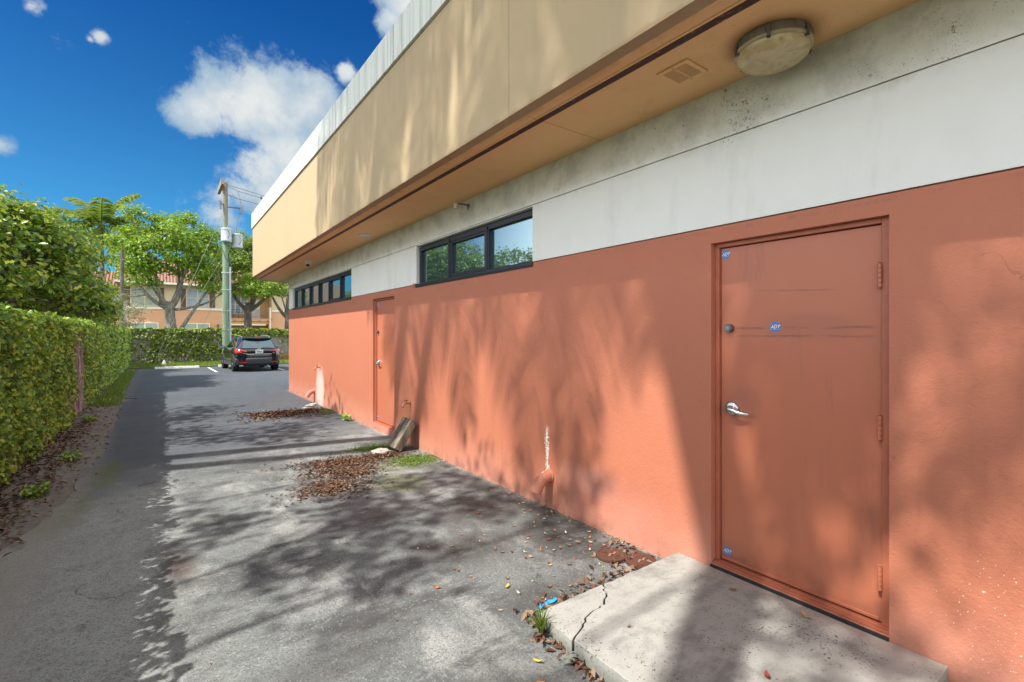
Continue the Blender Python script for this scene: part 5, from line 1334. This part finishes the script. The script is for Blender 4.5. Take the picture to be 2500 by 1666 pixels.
for (px, py, cz, sd, lab) in ((-5.2,9.8,8.6,51,'sparse broadleaf tree beyond the left wall past the far door'), (-5.7,3.8,9.0,52,'sparse broadleaf tree beyond the left wall facing the leaning block'), (-5.3,-1.9,9.0,53,'sparse broadleaf tree beyond the left wall near the viewpoint'), (-5.7,.9,12.4,54,'tall thin broadleaf tree beyond the left wall opposite the near door')):
    tree('broadleaf_tree', (px,py,0), lab, [(1,(-.6,-1.2,cz-.8),.045), (1,(.6,1.2,cz-.5),.045), (1,(.2,-.2,cz+.5),.045)], [(.1,.1,cz,1.5,2.4,1.4)], 10, 130, .18, NEAR, BARKD, [(0,0,-.1,.13),(0,0,3,.10),(0,0,4.5,.07)], sd, .52, bottom=-.95, shell=.3)

tree('broadleaf_tree', (-4.6,13.7,0), 'low bushy tree just beyond the left wall, mirrored in the near window',
     [(1,(-.3,-.5,3.4),.08), (1,(.4,.5,3.5),.08)], [(.1,0,3.5,1.2,2.4,1.35), (.2,1.2,4.3,.8,.9,.9)], 60, 80, .15, BROAD, BARKD, [(0,0,-.1,.12),(0,0,1.2,.1),(0,0,2.0,.08)], 61, .4)  # hedge tree seen in reflection
# ================================================================== LIGHT, SKY, CAMERA
SV = Vector((-1, -.13, 1.334)).normalized()
sun = bpy.data.objects.new('sun', bpy.data.lights.new('sun', 'SUN')); COL.objects.link(sun)
sun.data.energy = 3.6; sun.data.angle = R(.5); sun.data.color = (1., .95, .86)
sun.rotation_euler = SV.to_track_quat('Z', 'Y').to_euler()
W = bpy.data.worlds.new('World'); S.world = W; W.use_nodes = True
N = NB(W.node_tree)
sky = N.n('ShaderNodeTexSky', sky_type='NISHITA', sun_disc=False, sun_elevation=math.asin(SV.z), sun_rotation=math.atan2(SV.x, SV.y) % (2*math.pi), altitude=0., air_density=1., dust_density=.6, ozone_density=2.)
tc = N.n('ShaderNodeTexCoord').outputs['Generated']
sx = N.n('ShaderNodeSeparateXYZ', {0: tc})
tint = N.mix(N.mr(sx.outputs[2], .0, .75), C(.11,.36,.48), C(.001,.12,.33))
skyc = N.mix(1., sky.outputs[0], tint, 'MULTIPLY')
# cumulus: puffs at fixed directions in the sky, edges broken up by noise
F0 = (.5866,.8099); RR = (.8099,-.5866)
def dirv(a, b): # direction from tangent offsets right/up of the view axis heading
    return Vector((F0[0]+a*RR[0], F0[1]+a*RR[1], b)).normalized()
wn = N.noise(2.6, 2, .5, vec=tc); fb = N.noise(7.5, 9, .62, vec=tc, dist=.25); fb2 = N.noise(26, 6, .65, vec=tc)
PUFF = [(-.590,.490,.080,1.), (-.555,.49,.065,1.), (-.545,.475,.12,1.), (-.64,.46,.07,1.), (-.50,.455,.12,1.), (-.43,.455,.10,1.), (-.46,.38,.13,.9), (-.52,.345,.08,.95), (-.49,.30,.09,.75), (-.56,.30,.07,.7), (-.60,.25,.06,.55), (-.60,.285,.05,.6), (-.42,.30,.10,.75), (-.34,.54,.03,.9), (-.62,.41,.02,.5),
        (-.22,.68,.07,1.), (-.25,.65,.04,.9), (-.16,.72,.10,1.), (-.852,.614,.024,.75), (-.872,.610,.014,.6), (-1.065,.395,.04,.6), (-1.0,.68,.05,.6), (-.94,.62,.05,.3), (-.66,.29,.04,.4)]
d = None
for (a, b, r, k) in PUFF:
    v = dirv(a, b); L_ = math.sqrt(1+a*a+b*b); ang = r/L_*1.0
    dist = N.n('ShaderNodeVectorMath', {0: tc, 1: tuple(v)}, operation='DISTANCE').outputs['Value']
    e = N.mu(N.mu(N.m('SUBTRACT', 1.10, N.m('DIVIDE', dist, ang)), 1.45), k)
    d = e if d is None else N.mx(d, e)
nse = N.m('ADD', N.mu(N.m('SUBTRACT', fb, .5), 2.9), N.mu(N.m('SUBTRACT', fb2, .5), 1.3))
den = N.mr(N.m('ADD', N.m('MINIMUM', d, 1.1), nse), .16, .80)
# unseen broken cloud added behind and overhead, bright to lift the shade
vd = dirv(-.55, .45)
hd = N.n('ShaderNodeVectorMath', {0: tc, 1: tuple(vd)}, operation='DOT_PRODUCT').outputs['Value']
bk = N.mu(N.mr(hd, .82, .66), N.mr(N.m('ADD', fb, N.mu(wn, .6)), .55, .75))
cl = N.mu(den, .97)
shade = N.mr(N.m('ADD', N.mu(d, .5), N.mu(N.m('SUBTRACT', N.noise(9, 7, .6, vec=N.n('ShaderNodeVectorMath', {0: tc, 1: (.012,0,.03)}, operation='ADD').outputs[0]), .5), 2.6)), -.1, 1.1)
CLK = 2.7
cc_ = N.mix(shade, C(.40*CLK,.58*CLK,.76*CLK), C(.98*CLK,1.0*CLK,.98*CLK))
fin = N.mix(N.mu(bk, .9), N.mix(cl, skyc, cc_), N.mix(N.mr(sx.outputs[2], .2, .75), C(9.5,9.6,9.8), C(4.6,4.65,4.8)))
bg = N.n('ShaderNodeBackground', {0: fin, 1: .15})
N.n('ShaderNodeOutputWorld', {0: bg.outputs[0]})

cam = bpy.data.objects.new('camera', bpy.data.cameras.new('camera')); COL.objects.link(cam)
cam.location = (0, 0, 1.687); cam.rotation_euler = (R(90), 0, -math.atan2(F0[0], F0[1]))
cam.data.lens = 17.; cam.data.sensor_width = 36.; cam.data.shift_y = -.0068; cam.data.clip_start = .05; cam.data.clip_end = 2000
S.camera = cam
S.view_settings.view_transform = 'Standard'; S.view_settings.look = 'None'; S.view_settings.gamma = 1; S.view_settings.exposure = 1.08
S.cycles.max_bounces = 6; S.cycles.diffuse_bounces = 3; S.cycles.glossy_bounces = 3; S.cycles.transmission_bounces = 3; S.cycles.transparent_max_bounces = 4
